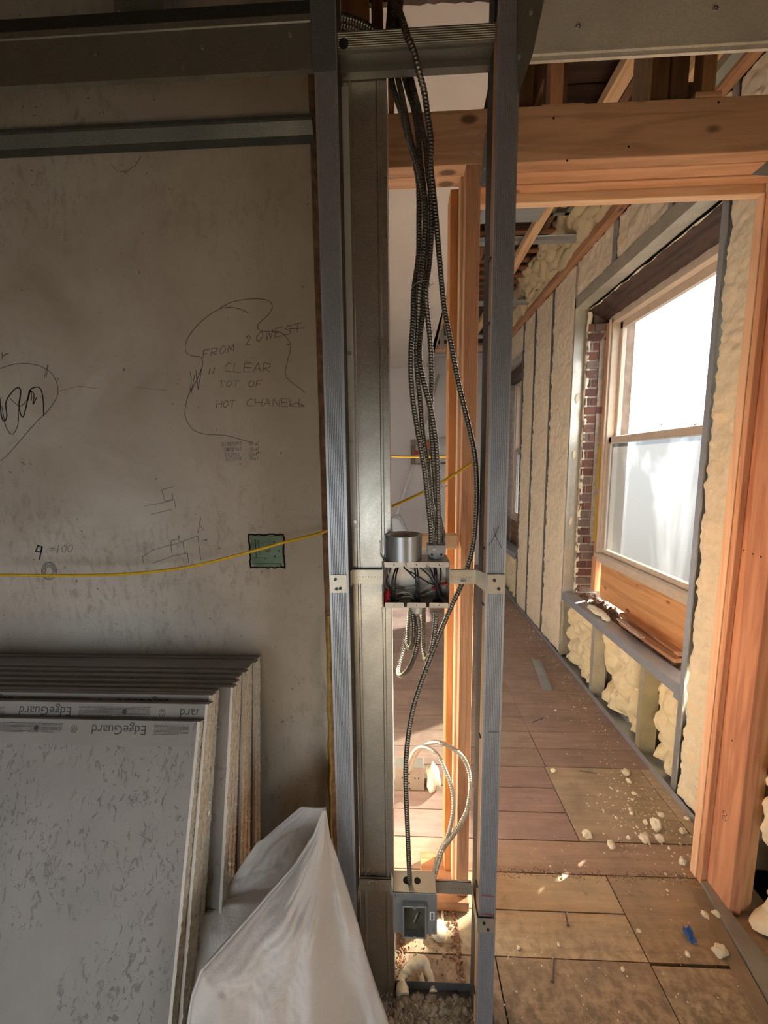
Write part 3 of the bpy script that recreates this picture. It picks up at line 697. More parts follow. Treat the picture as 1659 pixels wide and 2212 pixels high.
for i in range(9):
    y0 = 3.05+i*.13
    lumber('ceiling_lath', .45, 1.12+random.uniform(-.05, .05), y0, y0+.05, 3.26+random.uniform(-.006, .006), 3.275, m_lath, 'brown old ceiling lath strip, '+['nearest the doorway', 'second from the doorway', 'third from the doorway', 'fourth from the doorway', 'middle of nine', 'fourth from the far end', 'third from the far end', 'second from the far end', 'farthest from the doorway'][i], bevel=0, cat='lath', group='old laths under the far ceiling')
# metal in the ceiling
build('duct_panel', MB().box(.47, .83, 1.9, 2.52, 3.02, 3.03).box(.47, .83, 2.515, 2.52, 3.03, 3.2), steel('duct_sheet', (.55, .60, .64), .4, .8), label='blue-grey sheet metal duct overhead behind the doorway head', cat='duct', bevel=.002)
for yy, z, lab in ((2.90, 3.11, 'steel furring channel crossing the ceiling nearest the doorway'), (3.95, 3.11, 'steel furring channel crossing the ceiling at mid distance'), (4.9, 3.10, 'steel furring channel crossing the ceiling far back'), (5.6, 3.08, 'steel furring channel crossing the ceiling close to the far wall')):
    build('furring_channel', MB().sheet([(yy-.035, z+.02), (yy-.02, z+.02), (yy-.015, z), (yy+.035, z), (yy+.04, z+.03)], .0015, 'x', .47, 1.24), m_stud, label=lab, cat='steel channel')
fr = MB(); x0, x1, y0, y1, z = .93, 1.06, 2.12, 2.66, 3.13
for a in ((x0, x0+.03, y0, y1), (x1-.03, x1, y0, y1), (x0, x1, y0, y0+.03), (x0, x1, y1-.03, y1)): fr.box(a[0], a[1], a[2], a[3], z, z+.025)
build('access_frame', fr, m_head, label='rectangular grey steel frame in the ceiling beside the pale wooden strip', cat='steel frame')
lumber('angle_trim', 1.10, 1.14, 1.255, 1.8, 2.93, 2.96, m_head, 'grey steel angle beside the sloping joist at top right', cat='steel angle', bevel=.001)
# strap ties
def plate(pts, y, name, label, mat, screws=(), th=.0018):
    t = thing(name, label, 'steel plate', (pts[0].x, y, min(p.z for p in pts)))
    build('plate', MB().prism([(p.x, p.z) for p in pts], 'y', y, y+th), mat, t)
    for s in screws:
        build('screw', MB().cyl(Vector((s.x, y, s.z)), Vector((s.x, y-.003, s.z)), .0042, 10).cyl(Vector((s.x, y-.003, s.z)), Vector((s.x, y-.0035, s.z)), .002, 6), m_screw, t)
Yp = 1.216
plate([PY(1052, 280, Yp), PY(1058, 300, Yp), PY(1050, 403, Yp), PY(1035, 403, Yp)], Yp, 'strap_tie', 'grey steel strap slanting across beam and post behind the right steel stud', m_stud, [PY(1047, 364, Yp), PY(1046, 396, Yp)])
plate([PY(1622, 378, Yp), PY(1662, 345, Yp), PY(1664, 380, Yp)], Yp, 'strap_tie', 'grey triangular steel corner plate where beam meets the right post', m_stud)

# ================================================================== STEEL FRAMING OF THE PARTITION
YF = .895; YR = .985; XL0, XL1, XR0, XR1 = -.1718, -.1275, .2015, .2468
def ribs(x0, x1, y, n=9, d=.0017, marg=.004):
    pts = [(x0, y), (x0+marg, y)]; w = (x1-x0-2*marg)/n
    for i in range(n):
        a = x0+marg+i*w; pts += [(a+w*.25, y+d), (a+w*.5, y+d), (a+w*.8, y), (a+w*.98, y)]
    return pts+[(x1, y)]
def stud(name, label, x0, x1, open_right, z0, z1):
    t = thing(name, label, 'steel stud', ((x0+x1)/2, (YF+YR)/2, z0))
    if open_right:
        poly = [(x1, YF+.009)]+ribs(x0, x1, YF)[::-1]+[(x0, YR), (x1, YR), (x1, YR-.009)]
    else:
        poly = [(x0, YF+.009)]+ribs(x0, x1, YF)+[(x1, YR), (x0, YR), (x0, YR-.009)]
    build('channel', MB().sheet(poly, .0011, 'z', z0, z1), m_stud, t)
    xs = (x1-.003, x1+.0004) if open_right else (x0-.0004, x0+.003)
    build('hollow_shade', MB().box(*xs, YF+(.014 if open_right else .034), YR-.001, z0, z1-.002), steel('hollow_shade_steel_%d' % open_right, (.045, .042, .036), .6, .2), t)  # dark plate painting the shaded hollow on the stud's open side
    return t
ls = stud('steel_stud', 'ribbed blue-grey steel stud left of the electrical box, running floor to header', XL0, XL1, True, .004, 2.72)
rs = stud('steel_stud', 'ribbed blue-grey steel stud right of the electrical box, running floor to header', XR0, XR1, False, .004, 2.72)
m_strip = wood('tan_strip', (.62, .38, .2), (.5, .28, .13), 'z', knots=False)
build('wood_strip', MB().box(XR0-.0002, XR0+.012, YF+.0105, YF+.0335, .01, 2.5), m_strip, rs, label='tan wooden strip showing inside the open side')
build('wood_strip', MB().box(XL1-.002, XL1+.0006, YF+.002, YF+.0135, 2.05, 2.52), m_strip, ls, label='tan wooden strip showing near the top')
for yy in (1184, 1305, 1590, 1910, 2140, 700, 560):
    p = PY(1050, yy, YF+.02); build('staple', MB().box(XR0-.004, XR0+.006, YF+.012, YF+.03, p.z-.0012, p.z+.0012), m_dscrew, rs)
# marks on the right stud
mk = MB()
def stroke(mb, pts, w, y):   # flat ribbon with a little thickness on a plane facing -Y
    for a, b in zip(pts, pts[1:]):
        d = (b-a); L = d.length
        if L < 1e-6: continue
        d = d/L; n = Vector((-d.z, 0, d.x))*w/2; a2 = a-d*w*.3; b2 = b+d*w*.3
        mb.add([Vector((p.x, y, p.z)) for p in (a2-n, b2-n, b2+n, a2+n)]+[Vector((p.x, y+.0002, p.z)) for p in (a2-n, b2-n, b2+n, a2+n)], [(0, 1, 2, 3), (0, 4, 5, 1), (1, 5, 6, 2), (2, 6, 7, 3), (3, 7, 4, 0)])
for l in ([(1066, 1140), (1070, 1158), (1084, 1185)], [(1077, 1136), (1070, 1156), (1056, 1178)], [(1055, 2100-519), (1077, 1582)]):
    mk = MB(); stroke(mk, [PY(x, y, YF) for x, y in l], .0012, YF-.0008)
    build('pencil_mark', mk, m_pencil, rs)
mk = MB()
for y in (1934, 1974):
    mk = MB(); stroke(mk, [PY(1040, y, YF), PY(1067, y+3, YF)], .0022, YF-.0008); build('red_mark', mk, simple('red_marker', (.5, .03, .06), .5), rs, label='red marker line')
mk = MB(); stroke(mk, [PY(746, 1925, YF), PY(760, 1926, YF)], .0022, YF-.0008)
build('red_mark', mk, simple('red_marker2', (.5, .03, .06), .5), ls)
cap_ = MB(); cap_.prism([(XL0-.006, 2.66), (XL0+.012, 2.72), (XL1, 2.72), (XL1, 2.405), (XL0-.003, 2.405), (XL0-.006, 2.47)], 'y', YF-.003, YF-.0015)
build('lap_plate', cap_, steel('dark_lap', (.22, .25, .28), .5, .7), ls, label='darker steel overlapping the top of the stud')
# big channel, web to the front
cx0, cx1, cy = -.1235, -.0275, .976
t = thing('wide_steel_stud', 'wide flat-faced galvanised steel stud between the ribbed studs, mottled grey', 'steel stud', (-.085, cy+.02, 0))
poly = [(cx0, cy+.041), (cx0, cy), (cx0+.010, cy), (cx0+.012, cy-.0015), (cx0+.016, cy-.0015), (cx0+.018, cy), (cx1-.022, cy), (cx1-.020, cy-.0015), (cx1-.016, cy-.0015), (cx1-.014, cy), (cx1, cy), (cx1, cy+.041), (cx1-.008, cy+.041)]
m_wide = steel('galvanised_wide_stud', (.64, .65, .60), .34, .95, .16, .3)
build('channel', MB().sheet(poly[::-1], .0012, 'z', .0055, 2.475), m_wide, t)
build('channel', MB().sheet([(cx1+.002, cy+.045), (cx1+.002, cy+.085), (cx1-.04, cy+.085)], .0012, 'z', .0055, 2.46), m_steel, t)
lp = MB(); sx0, sx1 = PY(753, 1127, .967).x, PY(771, 1127, .967).x
z0 = PY(760, 1139, .967).z
lp.sheet([(sx0, .974), (sx0, .967), (sx1, .967), (sx1, .970)], .001, 'z', z0, 2.44)
t2 = thing('steel_lap_strip', 'narrow screwed steel strip lapped over the left edge of the wide stud', 'steel strip', (sx0, .967, z0))
build('strip', lp, steel('strip_steel', (.66, .70, .72), .4, .4, .05), t2)
for x, y in ((756, 765), (760, 955), (767, 1127)):
    p = PY(x, y, .966); build('screw', MB().cyl(p, p+Vector((0, -.003, 0)), .0045, 10), m_screw, t2)
t = thing('floor_track', 'dark steel floor track between the two ribbed studs, full of rubble', 'steel track', (.04, .94, 0))
build('track', MB().sheet([(YF-.012, .004), (YF-.011, .0035), (YR+.004, .0035), (YR+.004, .034)], .0013, 'x', -.26, .262), steel('track_dark', (.13, .135, .13), .55, .5), t)
# middle header between the studs
t = thing('steel_cross_header', 'ribbed steel crosspiece between the two studs at the top, cables crossing it', 'steel header', (.03, .95, 2.36))
ZH = 2.395
hp = [(YF+.03, ZH+.125)]
def hz(px, y): return PY(px, y, YF+.03).z
za, zb2, zc, zd = PY(1055, 55, .92).z, PY(1055, 90, .92).z, PY(1055, 105, .93).z, PY(1055, 140, .955).z
prof = [(.915, za), ]
nrb = 7
for i in range(nrb):
    a = za+(zb2-za)*i/nrb; b = za+(zb2-za)*(i+.6)/nrb; prof += [(.915, a), (.915, b), (.9165, b-.0015)]
prof += [(.915, zb2), (.925, zb2), (.925, zc), (.955, zc+.004), (.955, zd), (.972, zd)]
build('channel', MB().sheet([p for i, p in enumerate(prof) if i == 0 or (Vector(p)-Vector(prof[i-1])).length > 1e-5], .0012, 'x', XL1+.001, XR0-.001), steel('crosspiece_steel', (.24, .25, .24), .42, .75, .1), t)
p = PY(742, 95, .913)
build('knockout', MB().cyl(p, p+Vector((0, -.0015, 0)), .010, 20), m_black2, t, label='dark round hole')
# left header
t = thing('steel_box_header', 'long shaded steel box header at the upper left, running into the left stud', 'steel header', (-1.0, .93, 2.40))
zt, zbm = PY(680, 28, YF).z, PY(680, 151, YF).z
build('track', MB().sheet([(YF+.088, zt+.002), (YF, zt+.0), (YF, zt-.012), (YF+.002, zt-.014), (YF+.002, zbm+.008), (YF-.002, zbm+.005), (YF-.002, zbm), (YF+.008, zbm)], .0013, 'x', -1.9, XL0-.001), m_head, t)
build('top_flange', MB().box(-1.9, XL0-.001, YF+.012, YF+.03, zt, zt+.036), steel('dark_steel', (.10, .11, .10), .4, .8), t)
for x, y in ((205, 116), (437, 104), (627, 77)):
    p = PY(x, y, YF+.001); build('screw', MB().cyl(p, p+Vector((0, -.003, 0)), .0042, 10), m_screw, t)
a, b = PY(246, 15, .935), PY(342, 15, .935)
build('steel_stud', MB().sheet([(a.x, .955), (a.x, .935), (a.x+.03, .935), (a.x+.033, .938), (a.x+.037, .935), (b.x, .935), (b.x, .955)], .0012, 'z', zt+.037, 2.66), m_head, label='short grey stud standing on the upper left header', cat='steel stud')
p = PY(260, 32, .926)
build('screw', MB().cyl(p, p+Vector((0, -.004, 0)), .004, 10), m_screw, label='bright screw head on the upper left header', cat='screw')
# hat channel on the plaster
zt2, zm2, zb3 = PY(660, 251, 1.1).z, PY(660, 285, 1.12).z, PY(660, 312, YW-.003).z
build('hat_channel', MB().sheet([(YW-.001, zt2+.006), (YW-.035, zt2+.002), (YW-.035, zm2+.028), (YW-.030, zm2+.026), (YW-.008, zm2+.002), (YW-.006, zb3)], .0012, 'x', -1.8, -.226), steel('channel_shaded', (.20, .22, .21), .45, .6), label='long steel channel fixed across the plaster wall under the upper left header', cat='steel channel')  # dark channel colour paints in the dimness high on the wall
# right header
t = thing('steel_box_header', 'wide brightly lit steel box header at the upper right with a screwed edge', 'steel header', (1.0, .93, 2.40))
zbr = PY(1300, 124, YF).z
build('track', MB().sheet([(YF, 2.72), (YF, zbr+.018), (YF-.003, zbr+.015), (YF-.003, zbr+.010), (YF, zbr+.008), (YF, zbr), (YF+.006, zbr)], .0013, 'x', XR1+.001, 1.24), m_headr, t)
for x, y in ((1248, 58), (1545, 20)):
    p = PY(x, y, YF); build('screw', MB().cyl(p, p+Vector((0, -.003, 0)), .0048, 12).cyl(p+Vector((0,-.003,0)), p+Vector((0, -.004, 0)), .002, 6), m_screw, t)
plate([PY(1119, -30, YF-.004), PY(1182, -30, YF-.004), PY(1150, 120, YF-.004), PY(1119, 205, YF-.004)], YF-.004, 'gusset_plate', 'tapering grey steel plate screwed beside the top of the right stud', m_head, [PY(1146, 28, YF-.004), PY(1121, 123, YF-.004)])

# ================================================================== ELECTRICAL
def screw_on(parent, p, r=.004, mat=None):
    build('screw', MB().cyl(p, p+Vector((0, -.0025, 0)), r, 10).cyl(p+Vector((0, -.0025, 0)), p+Vector((0, -.003, 0)), r*.5, 6), mat or m_dscrew, parent)
def barcode(parent, c, w, h, ell=True, vertical=False, ux=Vector((1, 0, 0)), uz=Vector((0, 0, 1)), ny=Vector((0, -1, 0))):
    mb = MB(); n = 24
    if ell: pts = [c+ux*(w/2*math.cos(6.2832*i/n))+uz*(h/2*math.sin(6.2832*i/n)) for i in range(n)]
    else: pts = [c+ux*a*w/2+uz*b*h/2 for a, b in ((-1, -1), (1, -1), (1, 1), (-1, 1))]; n = 4
    mb.add([p+ny*.0006 for p in pts]+[p for p in pts], [tuple(range(n))]+[(i, (i+1) % n, n+(i+1) % n, n+i) for i in range(n)])
    lab = build('label', mb, m_labelw, parent, label='white barcode sticker')
    bb = MB(); random.seed(4); x = -.30*w if not vertical else -.38*h
    lim = -x
    while x < lim:
        bw = random.choice((.0004, .0007, .0011))
        if vertical: bb.obox(c+uz*x+ny*.0008, ux*w*.22, uz*bw/2, ny*.0002)
        else: bb.obox(c+ux*x-uz*h*.08+ny*.0008, ux*bw/2, uz*h*.26, ny*.0002)
        x += bw+random.choice((.0005, .0009))
    build('barcode', bb, m_text, lab)

# ---- upper box
bx0, bx1, bz0, bz1, by0, by1 = PY(826, 1213, .90).x, PY(972, 1213, .90).x, 1.2535, 1.3675, .90, .972
t = thing('junction_box', 'open three-gang steel electrical box full of wires, hung between the steel studs', 'electrical box', ((bx0+bx1)/2, .94, bz0))
sh = MB(); th = .0016
sh.box(bx0, bx1, by1-th, by1, bz0, bz1)
sh.box(bx0, bx0+th, by0-.004, by1, bz0+.001, bz1-.001); sh.box(bx1-th, bx1, by0-.004, by1, bz0+.001, bz1-.001)
sh.box(bx0, bx1, by0, by1, bz0, bz0+th); sh.box(bx0, bx1, by0, by1, bz1-th, bz1)
build('box_shell', sh, m_shell, t, bevel=.0006)
w3 = (bx1-bx0)/3
for zz, s in ((bz1, -1), (bz0, 1)):
    for k in range(3):
        a = bx0+.004+w3*k; b = a+w3-.006
        tb = MB().prism([(a, zz), (b, zz), (b-.001, zz+s*.012), (b-.003, zz+s*.0135), (a+.003, zz+s*.0135), (a+.001, zz+s*.012)], 'y', by0-.003, by0-.001)
        f = build('mounting_tab', tb, m_shell, t, bevel=.0004)
        build('screw_hole', MB().cyl(Vector(((a+b)/2, by0-.0030, zz+s*.007)), Vector(((a+b)/2, by0-.0034, zz+s*.007)), .0014, 10), m_black2, f)
ko = MB()
for x, z in ((.30, .62), (.42, .40), (.36, .50), (.66, .72), (.86, .62), (.7, .3)):
    c = Vector((bx0+(bx1-bx0)*x, by1-th, bz0+(bz1-bz0)*z)); ko.ring(c, c+Vector((0, -.0006, 0)), .0045, .0036, 20)
build('knockout', ko, m_bright, t)
for x in (.16, .50, .84):
    for zz, s in ((bz0+th, 1),):
        c = Vector((bx0+(bx1-bx0)*x, .935, zz)); build('bushing', MB().ring(c, c+Vector((0, 0, s*.004)), .013, .009, 24), m_dscrew, t)
ear = MB().sheet([(by0+.0, bz1+.045), (by0, bz1+.02), (by0, bz1+.006), (by0, bz1)], .001, 'x', bx0-.004, bx0)
pts = [(bx0-.007, bz1+.048), (bx0-.005, bz1+.048), (bx0-.005, bz1+.018), (bx0+.003, bz1+.002), (bx0+.0, bz1-.001), (bx0-.008, bz1+.016)]
build('side_ear', MB().prism(pts, 'y', by0+.002, by0+.022), m_shell, t)
pts = [(bx0, bz0+.004), (bx0+.003, bz0+.002), (bx0-.003, bz0-.02), (bx0-.004, bz0-.038), (bx0-.0055, bz0-.038), (bx0-.006, bz0-.014)]
build('side_ear', MB().prism(pts, 'y', by0+.002, by0+.022), m_shell, t)
# wires
def zb_pt(x, y, Y):  # from the close-up view at 4.1475 px per px, origin 700,1130
    return PY(700+x/4.1475, 1130+y/4.1475, Y)
wires = [
 (m_black, .0026, [(650,392,.925),(628,450,.912),(615,520,.907),(610,600,.908),(612,660,.915),(606,708,.93)]),
 (m_black, .0026, [(665,392,.93),(648,450,.916),(638,520,.910),(634,600,.911),(632,660,.917),(628,708,.935)]),
 (m_black, .0026, [(600,392,.95),(580,450,.945),(560,520,.94),(590,580,.94),(610,640,.94),(615,708,.945)]),
 (m_black, .0026, [(812,392,.925),(818,450,.911),(822,520,.907),(830,600,.909),(838,660,.915),(832,708,.93)]),
 (m_black, .0026, [(830,392,.93),(840,450,.916),(846,520,.912),(852,600,.911),(856,660,.917),(850,708,.935)]),
 (m_black, .0024, [(710,385,.94),(740,420,.935),(800,450,.93),(880,500,.93),(950,540,.935),(1010,560,.945)]),
 (m_black, .0024, [(720,400,.95),(770,450,.945),(830,520,.94),(830,600,.94),(815,640,.94),(820,708,.945)]),
 (m_black, .0024, [(850,392,.95),(900,430,.945),(950,480,.94),(980,540,.94),(1000,600,.94),(1030,650,.94)]),
 (m_black, .0026, [(985,392,.925),(992,450,.910),(998,520,.908),(1002,600,.910),(1010,660,.916),(1015,706,.93)]),
 (m_black, .0026, [(1000,392,.93),(1008,450,.914),(1012,520,.912),(1016,600,.913),(1024,660,.919),(1030,706,.935)]),
 (m_black, .0024, [(1040,392,.94),(1048,450,.93),(1040,520,.925),(1036,590,.925),(1050,640,.93),(1062,655,.935)]),
 (m_black, .0022, [(945,392,.95),(965,440,.945),(985,500,.94),(1020,540,.94),(1045,600,.94),(1055,650,.94)]),
 (m_white, .0022, [(560,392,.95),(540,450,.945),(535,520,.94),(560,580,.94),(640,600,.945),(720,600,.95),(800,585,.95),(880,560,.95)]),
 (m_white, .0022, [(570,400,.955),(552,460,.95),(560,560,.95),(620,620,.945),(700,610,.945),(780,600,.945),(860,590,.95)]),
 (m_white, .0022, [(640,640,.94),(700,620,.935),(760,625,.935),(800,660,.935),(815,700,.94)]),
 (m_white, .0022, [(640,690,.94),(700,665,.935),(770,655,.935),(820,690,.94)]),
 (m_white, .0022, [(660,600,.95),(740,640,.945),(830,650,.945),(900,640,.95),(980,600,.95)]),
 (m_white, .0022, [(860,620,.945),(920,570,.945),(960,520,.95),(930,460,.95),(880,420,.955)]),
 (m_white, .0022, [(590,392,.95),(575,440,.94),(590,500,.94),(600,560,.945),(650,590,.95)]),
]
for k, (mt, r, pts) in enumerate(wires):
    build('wire', MB().tube(spline([zb_pt(*p) for p in pts], .004), r*.8, 8), mt, t, label='black insulated wire' if mt is m_black else 'whitish insulated wire')
def wire_nut(c, d, parent, lab):
    c = Vector(c); d = Vector(d).normalized(); mb = MB(); n = 12
    mb.cyl(c, c+d*.012, .0035, n, .0052); mb.cyl(c+d*.012, c+d*.019, .0052, n, .0062)
    a, b, _ = mb.frame(c, d); mb.obox(c+d*.016, a*.0085, b*.0022, d*.007)
    build('wire_nut', mb, m_red, parent, label=lab)
wire_nut(zb_pt(575, 590, .925), (-.25, -.35, -1), t, 'red wire nut at the left of the box')
wire_nut(zb_pt(570, 645, .918), (-.1, -.2, -1), t, 'red wire nut below the other at the left')
wire_nut(zb_pt(965, 578, .945), (.6, -.2, .0), t, 'red wire nut in the shadow at the right')
wire_nut(zb_pt(1040, 545, .945), (1, -.1, .1), t, 'red wire nut at the right wall of the box')

# ---- connectors and box straps
def strap(label, right_side, zpx, Ys, x_in, x_out, z0, z1, tabx0, tabx1, tz0, tz1, barc=None, name='box_bracket'):
    t = thing(name, label, 'steel bracket', ((x_in+x_out)/2, Ys, z0))
    xo = x_out
    mb = MB(); th = .0012
    mb.box(min(x_in, x_out), max(x_in, x_out), Ys, Ys+th, z0, z1)
    mb.box(min(x_in, x_out), max(x_in, x_out), Ys, Ys+.006, z1-.001, z1)
    tx = tabx0 if right_side else tabx1
    # twisted leg from the strap forward to the stud face
    mb.add([(x_out, Ys, z0), (x_out, Ys, z1), (tx, YF-.004, tz1), (tx, YF-.004, tz0), (x_out, Ys+th, z0), (x_out, Ys+th, z1), (tx, YF-.0028, tz1), (tx, YF-.0028, tz0)],
           [(0,1,2,3), (4,7,6,5), (0,4,5,1), (1,5,6,2), (2,6,7,3), (3,7,4,0)])
    build('strap', mb, m_bright, t)
    # serrated tab
    P = []; n = 9; w = tabx1-tabx0; outer = tabx1 if right_side else tabx0; inner = tabx0 if right_side else tabx1; s = 1 if right_side else -1
    P.append((inner, tz0)); 
    for i in range(n+1): P.append((outer-s*(.0018 if i % 2 else 0), tz0+(tz1-tz0)*i/n))
    P.append((inner, tz1))
    tab = build('tab', MB().prism(P, 'y', YF-.0042, YF-.003), m_bright, t)
    for fx, fz in ((.35, .76), (.62, .25), (.40, .22)) if not right_side else ((.38, .70), (.62, .25)):
        screw_on(tab, Vector((tabx0+w*fx, YF-.0042, tz0+(tz1-tz0)*fz)), .0038)
    hl = MB()
    for i in range(9):
        x = x_in+(x_out-x_in)*(i+1)/10.5; hl.cyl(Vector((x, Ys-.0001, z0+(z1-z0)*.48)), Vector((x, Ys-.0004, z0+(z1-z0)*.48)), .0011, 8)
    build('perforation', hl, m_black2, t)
    if barc: barcode(t, Vector((barc, Ys-.0004, z0+(z1-z0)*(.27 if name == 'box_bracket' and z0 > 1 else .75))), .026, .011)
    return t
strap('steel strap bracket holding the upper box to the left stud', False, 0, .962, bx0-.001, PY(762, 1245, .962).x, 1.2925, 1.331, PY(712, 1243, YF).x, PY(749, 1243, YF).x, 1.293, 1.337)
strap('steel strap bracket with barcode holding the upper box to the right stud', True, 0, .962, bx1+.001, PY(1028, 1245, .962).x, 1.2925, 1.331, PY(1052, 1243, YF).x, PY(1092, 1243, YF).x, 1.292, 1.339, barc=PY(1001, 1255, .962).x)

# ---- tape roll
c = PY(871, 1212, .935); c.z = bz1+.0005
t = thing('tape_roll', 'silver grey duct tape roll standing on top of the open electrical box', 'tape', c)
R = .0462; hh = .060
build('tape', MB().ring(c, c+Vector((0, 0, hh)), R, R-.006, 64), simple('duct_tape_silver', (.40, .43, .46), .33, .75, .04, 8), t, bevel=.0006)
core = build('core', MB().ring(c+Vector((0, 0, .001)), c+Vector((0, 0, hh-.001)), R-.0061, R-.0078, 64), simple('cardboard_core', (.82, .80, .77), .8), t, label='pale cardboard core')
def text_mesh(s, size, shear=0.0, sx=1.0):
    cu = bpy.data.curves.new('txt', 'FONT'); cu.body = s; cu.size = size; cu.shear = shear; cu.resolution_u = 2
    ob = bpy.data.objects.new('txt', cu); C.objects.link(ob)
    dg = bpy.context.evaluated_depsgraph_get(); me = bpy.data.meshes.new_from_object(ob.evaluated_get(dg))
    vs = [(v.co.x*sx, v.co.y) for v in me.vertices]; fs = [tuple(p.vertices) for p in me.polygons]
    bpy.data.objects.remove(ob); bpy.data.curves.remove(cu); bpy.data.meshes.remove(me); return vs, fs
vs, fs = text_mesh('3M', .0085, 0, 1.1); Rc = R-.0079
rx = MB()
mb = MB(); mb.add([c+Vector((math.sin((x-.0+.002)/Rc)*(Rc-.0006), math.cos((x+.002)/Rc)*(Rc-.0006), hh-.011+y)) for x, y in vs], fs)
bgp = MB(); n = 8
bgp.add([c+Vector((math.sin((-.0005+.0155*i/n)/Rc)*(Rc-.0003), math.cos((-.0005+.0155*i/n)/Rc)*(Rc-.0003), hh-.0125+zz)) for zz in (0, .0098) for i in range(n+1)], [(i, i+1, n+2+i, n+1+i) for i in range(n)])
build('maker_mark', bgp, simple('mark_pale', (.7, .62, .6), .6), core); build('maker_mark', mb, m_red, core)
vs, fs = text_mesh('TAPE AVAILABLE', .0042)
# ---- connector on top
c = PY(942, 1195, .94); c.z = bz1
t = thing('cable_connector', 'grey two-hole cable connector clamp on top of the open box beside the tape roll', 'cable connector', c)
a, b = PY(922, 1190, .935).x, PY(962, 1190, .935).x; zt_ = bz1+.036; z_ = bz1+.004
mb = MB().prism([(a, zt_), (b, zt_), (b, z_+.012), (b-.008, z_), (a+.008, z_), (a, z_+.012)], 'y', .922, .956)
build('clamp_body', mb, m_ring, t, bevel=.002)
build('clamp_base', MB().cyl(Vector(((a+b)/2, .94, bz1+.0002)), Vector(((a+b)/2, .94, bz1+.006)), .019, 24), m_ring, t)
for x in (.25, .75): screw_on(t, Vector((a+(b-a)*x, .9215, z_+.008)), .0030)
screw_on(t, Vector((a+(b-a)*.38, .9215, zt_-.010)), .0042, m_screw)
# ---- connectors below
c = PY(897, 1320, .94)
t = thing('cable_connector', 'grey duplex cable connector under the middle of the open box', 'cable connector', (c.x, .94, bz0-.03))
build('clamp_body', MB().prism([(c.x-.022, bz0-.001), (c.x+.020, bz0-.001), (c.x+.015, bz0-.028), (c.x-.002, bz0-.028), (c.x-.008, bz0-.016)], 'y', .925, .955), m_ring, t, bevel=.0015)
build('clamp_screw', MB().box(c.x+.001, c.x+.010, .922, .926, bz0-.025, bz0-.010), m_shell, t)
c = PY(941, 1320, .94)
t = thing('cable_connector', 'small round cable connector under the right of the open box', 'cable connector', (c.x, .94, bz0-.008))
build('clamp_body', MB().cyl(Vector((c.x, .94, bz0-.0005)), Vector((c.x, .94, bz0-.006)), .013, 24).cyl(Vector((c.x, .94, bz0-.006)), Vector((c.x, .94, bz0-.012)), .0105, 20), m_shell, t)

# ---- armoured cables
def mc_cable(name, pts, r, label, mat=None, pitch=.0068, group=None, n=14, step=.0011):
    P = spline(pts, step)
    def rf(L, a):
        ph = (L/pitch + a/(2*math.pi)) % 1.0
        s = math.sin(math.pi*ph)
        return r*(.70+.30*s**.45)
    mb = MB(); mb.tube(P, r, n, rf)
    return build(name, mb, mat or m_mc, label=label, cat='armoured cable', group=group)
def path(l): return [PY(x, y, Y) for x, y, Y in l]
r = .0070
mc_cable('armoured_cable', path([(846,-30,1.06),(842,20,1.05),(838,90,1.03),(843,152,1.01),(851,196,1.005),(867,243,1.0),(880,294,.995),(894,344,.99),(904,398,.985),(905,481,.98),(903.6,556,.975),(894,628,.965),(892,693,.955),(888,750,.95),(887.5,808,.95),(893,873,.95),(901.6,928,.95),(909,971,.95),(917,1015,.95),(922,1060,.952),(927,1110,.952),(931,1150,.945),(931,1180,.938)]), r, 'armoured cable on the left edge of the bundle entering the connector')
mc_cable('armoured_cable', path([(856,-30,1.05),(850,20,1.04),(850,90,1.03),(856.5,152,1.0),(867,202,.99),(877,253,.985),(887,304,.98),(897,338,.975),(912,398,.968),(918,481,.96),(913,563,.955),(905,628,.95),(903,693,.965),(899,750,.975),(901,808,.972),(908,873.6,.965),(912,928,.962),(918,971,.966),(926,1025,.968),(931,1080,.966),(936,1110,.972),(936,1160,.99),(932,1230,1.01)]), r, 'armoured cable second from left in the bundle, passing behind the box')
mc_cable('armoured_cable', path([(858,-30,1.09),(854,40,1.08),(862,100,1.06),(870,152,1.03),(882,196,1.02),(894,236,1.012),(902,287,1.006),(907,338,1.0),(914,395,.998),(925,498,.99),(921,563,.985),(915,611,.975),(912,680,.96),(907,740,.945),(906,775,.935),(911,808,.93),(919,841,.928),(928,874,.928),(936,917,.928),(942,960,.93),(945,1015,.932),(946,1080,.934),(948,1150,.937),(948,1180,.938)]), r, 'armoured cable crossing over the bundle in front and entering the connector at right')
mc_cable('armoured_cable', path([(868,-30,1.07),(864,40,1.065),(874,100,1.05),(883.5,152,1.015),(894,196,1.0),(904,236,.995),(912,280,.988),(921,321,.982),(924,371,.976),(929,405,.972),(932,481,.97),(928,563,.965),(920,628,.952),(923,676,.962),(929,735,.975),(932,808,.985),(931,873.6,.985),(931,917,.98),(934,971,.978),(938,1025,.98),(941,1080,.985),(950,1120,.99),(957,1155,.99),(956,1190,.985),(950,1230,.99)]), r, 'armoured cable weaving behind the bundle and down beside the connector')
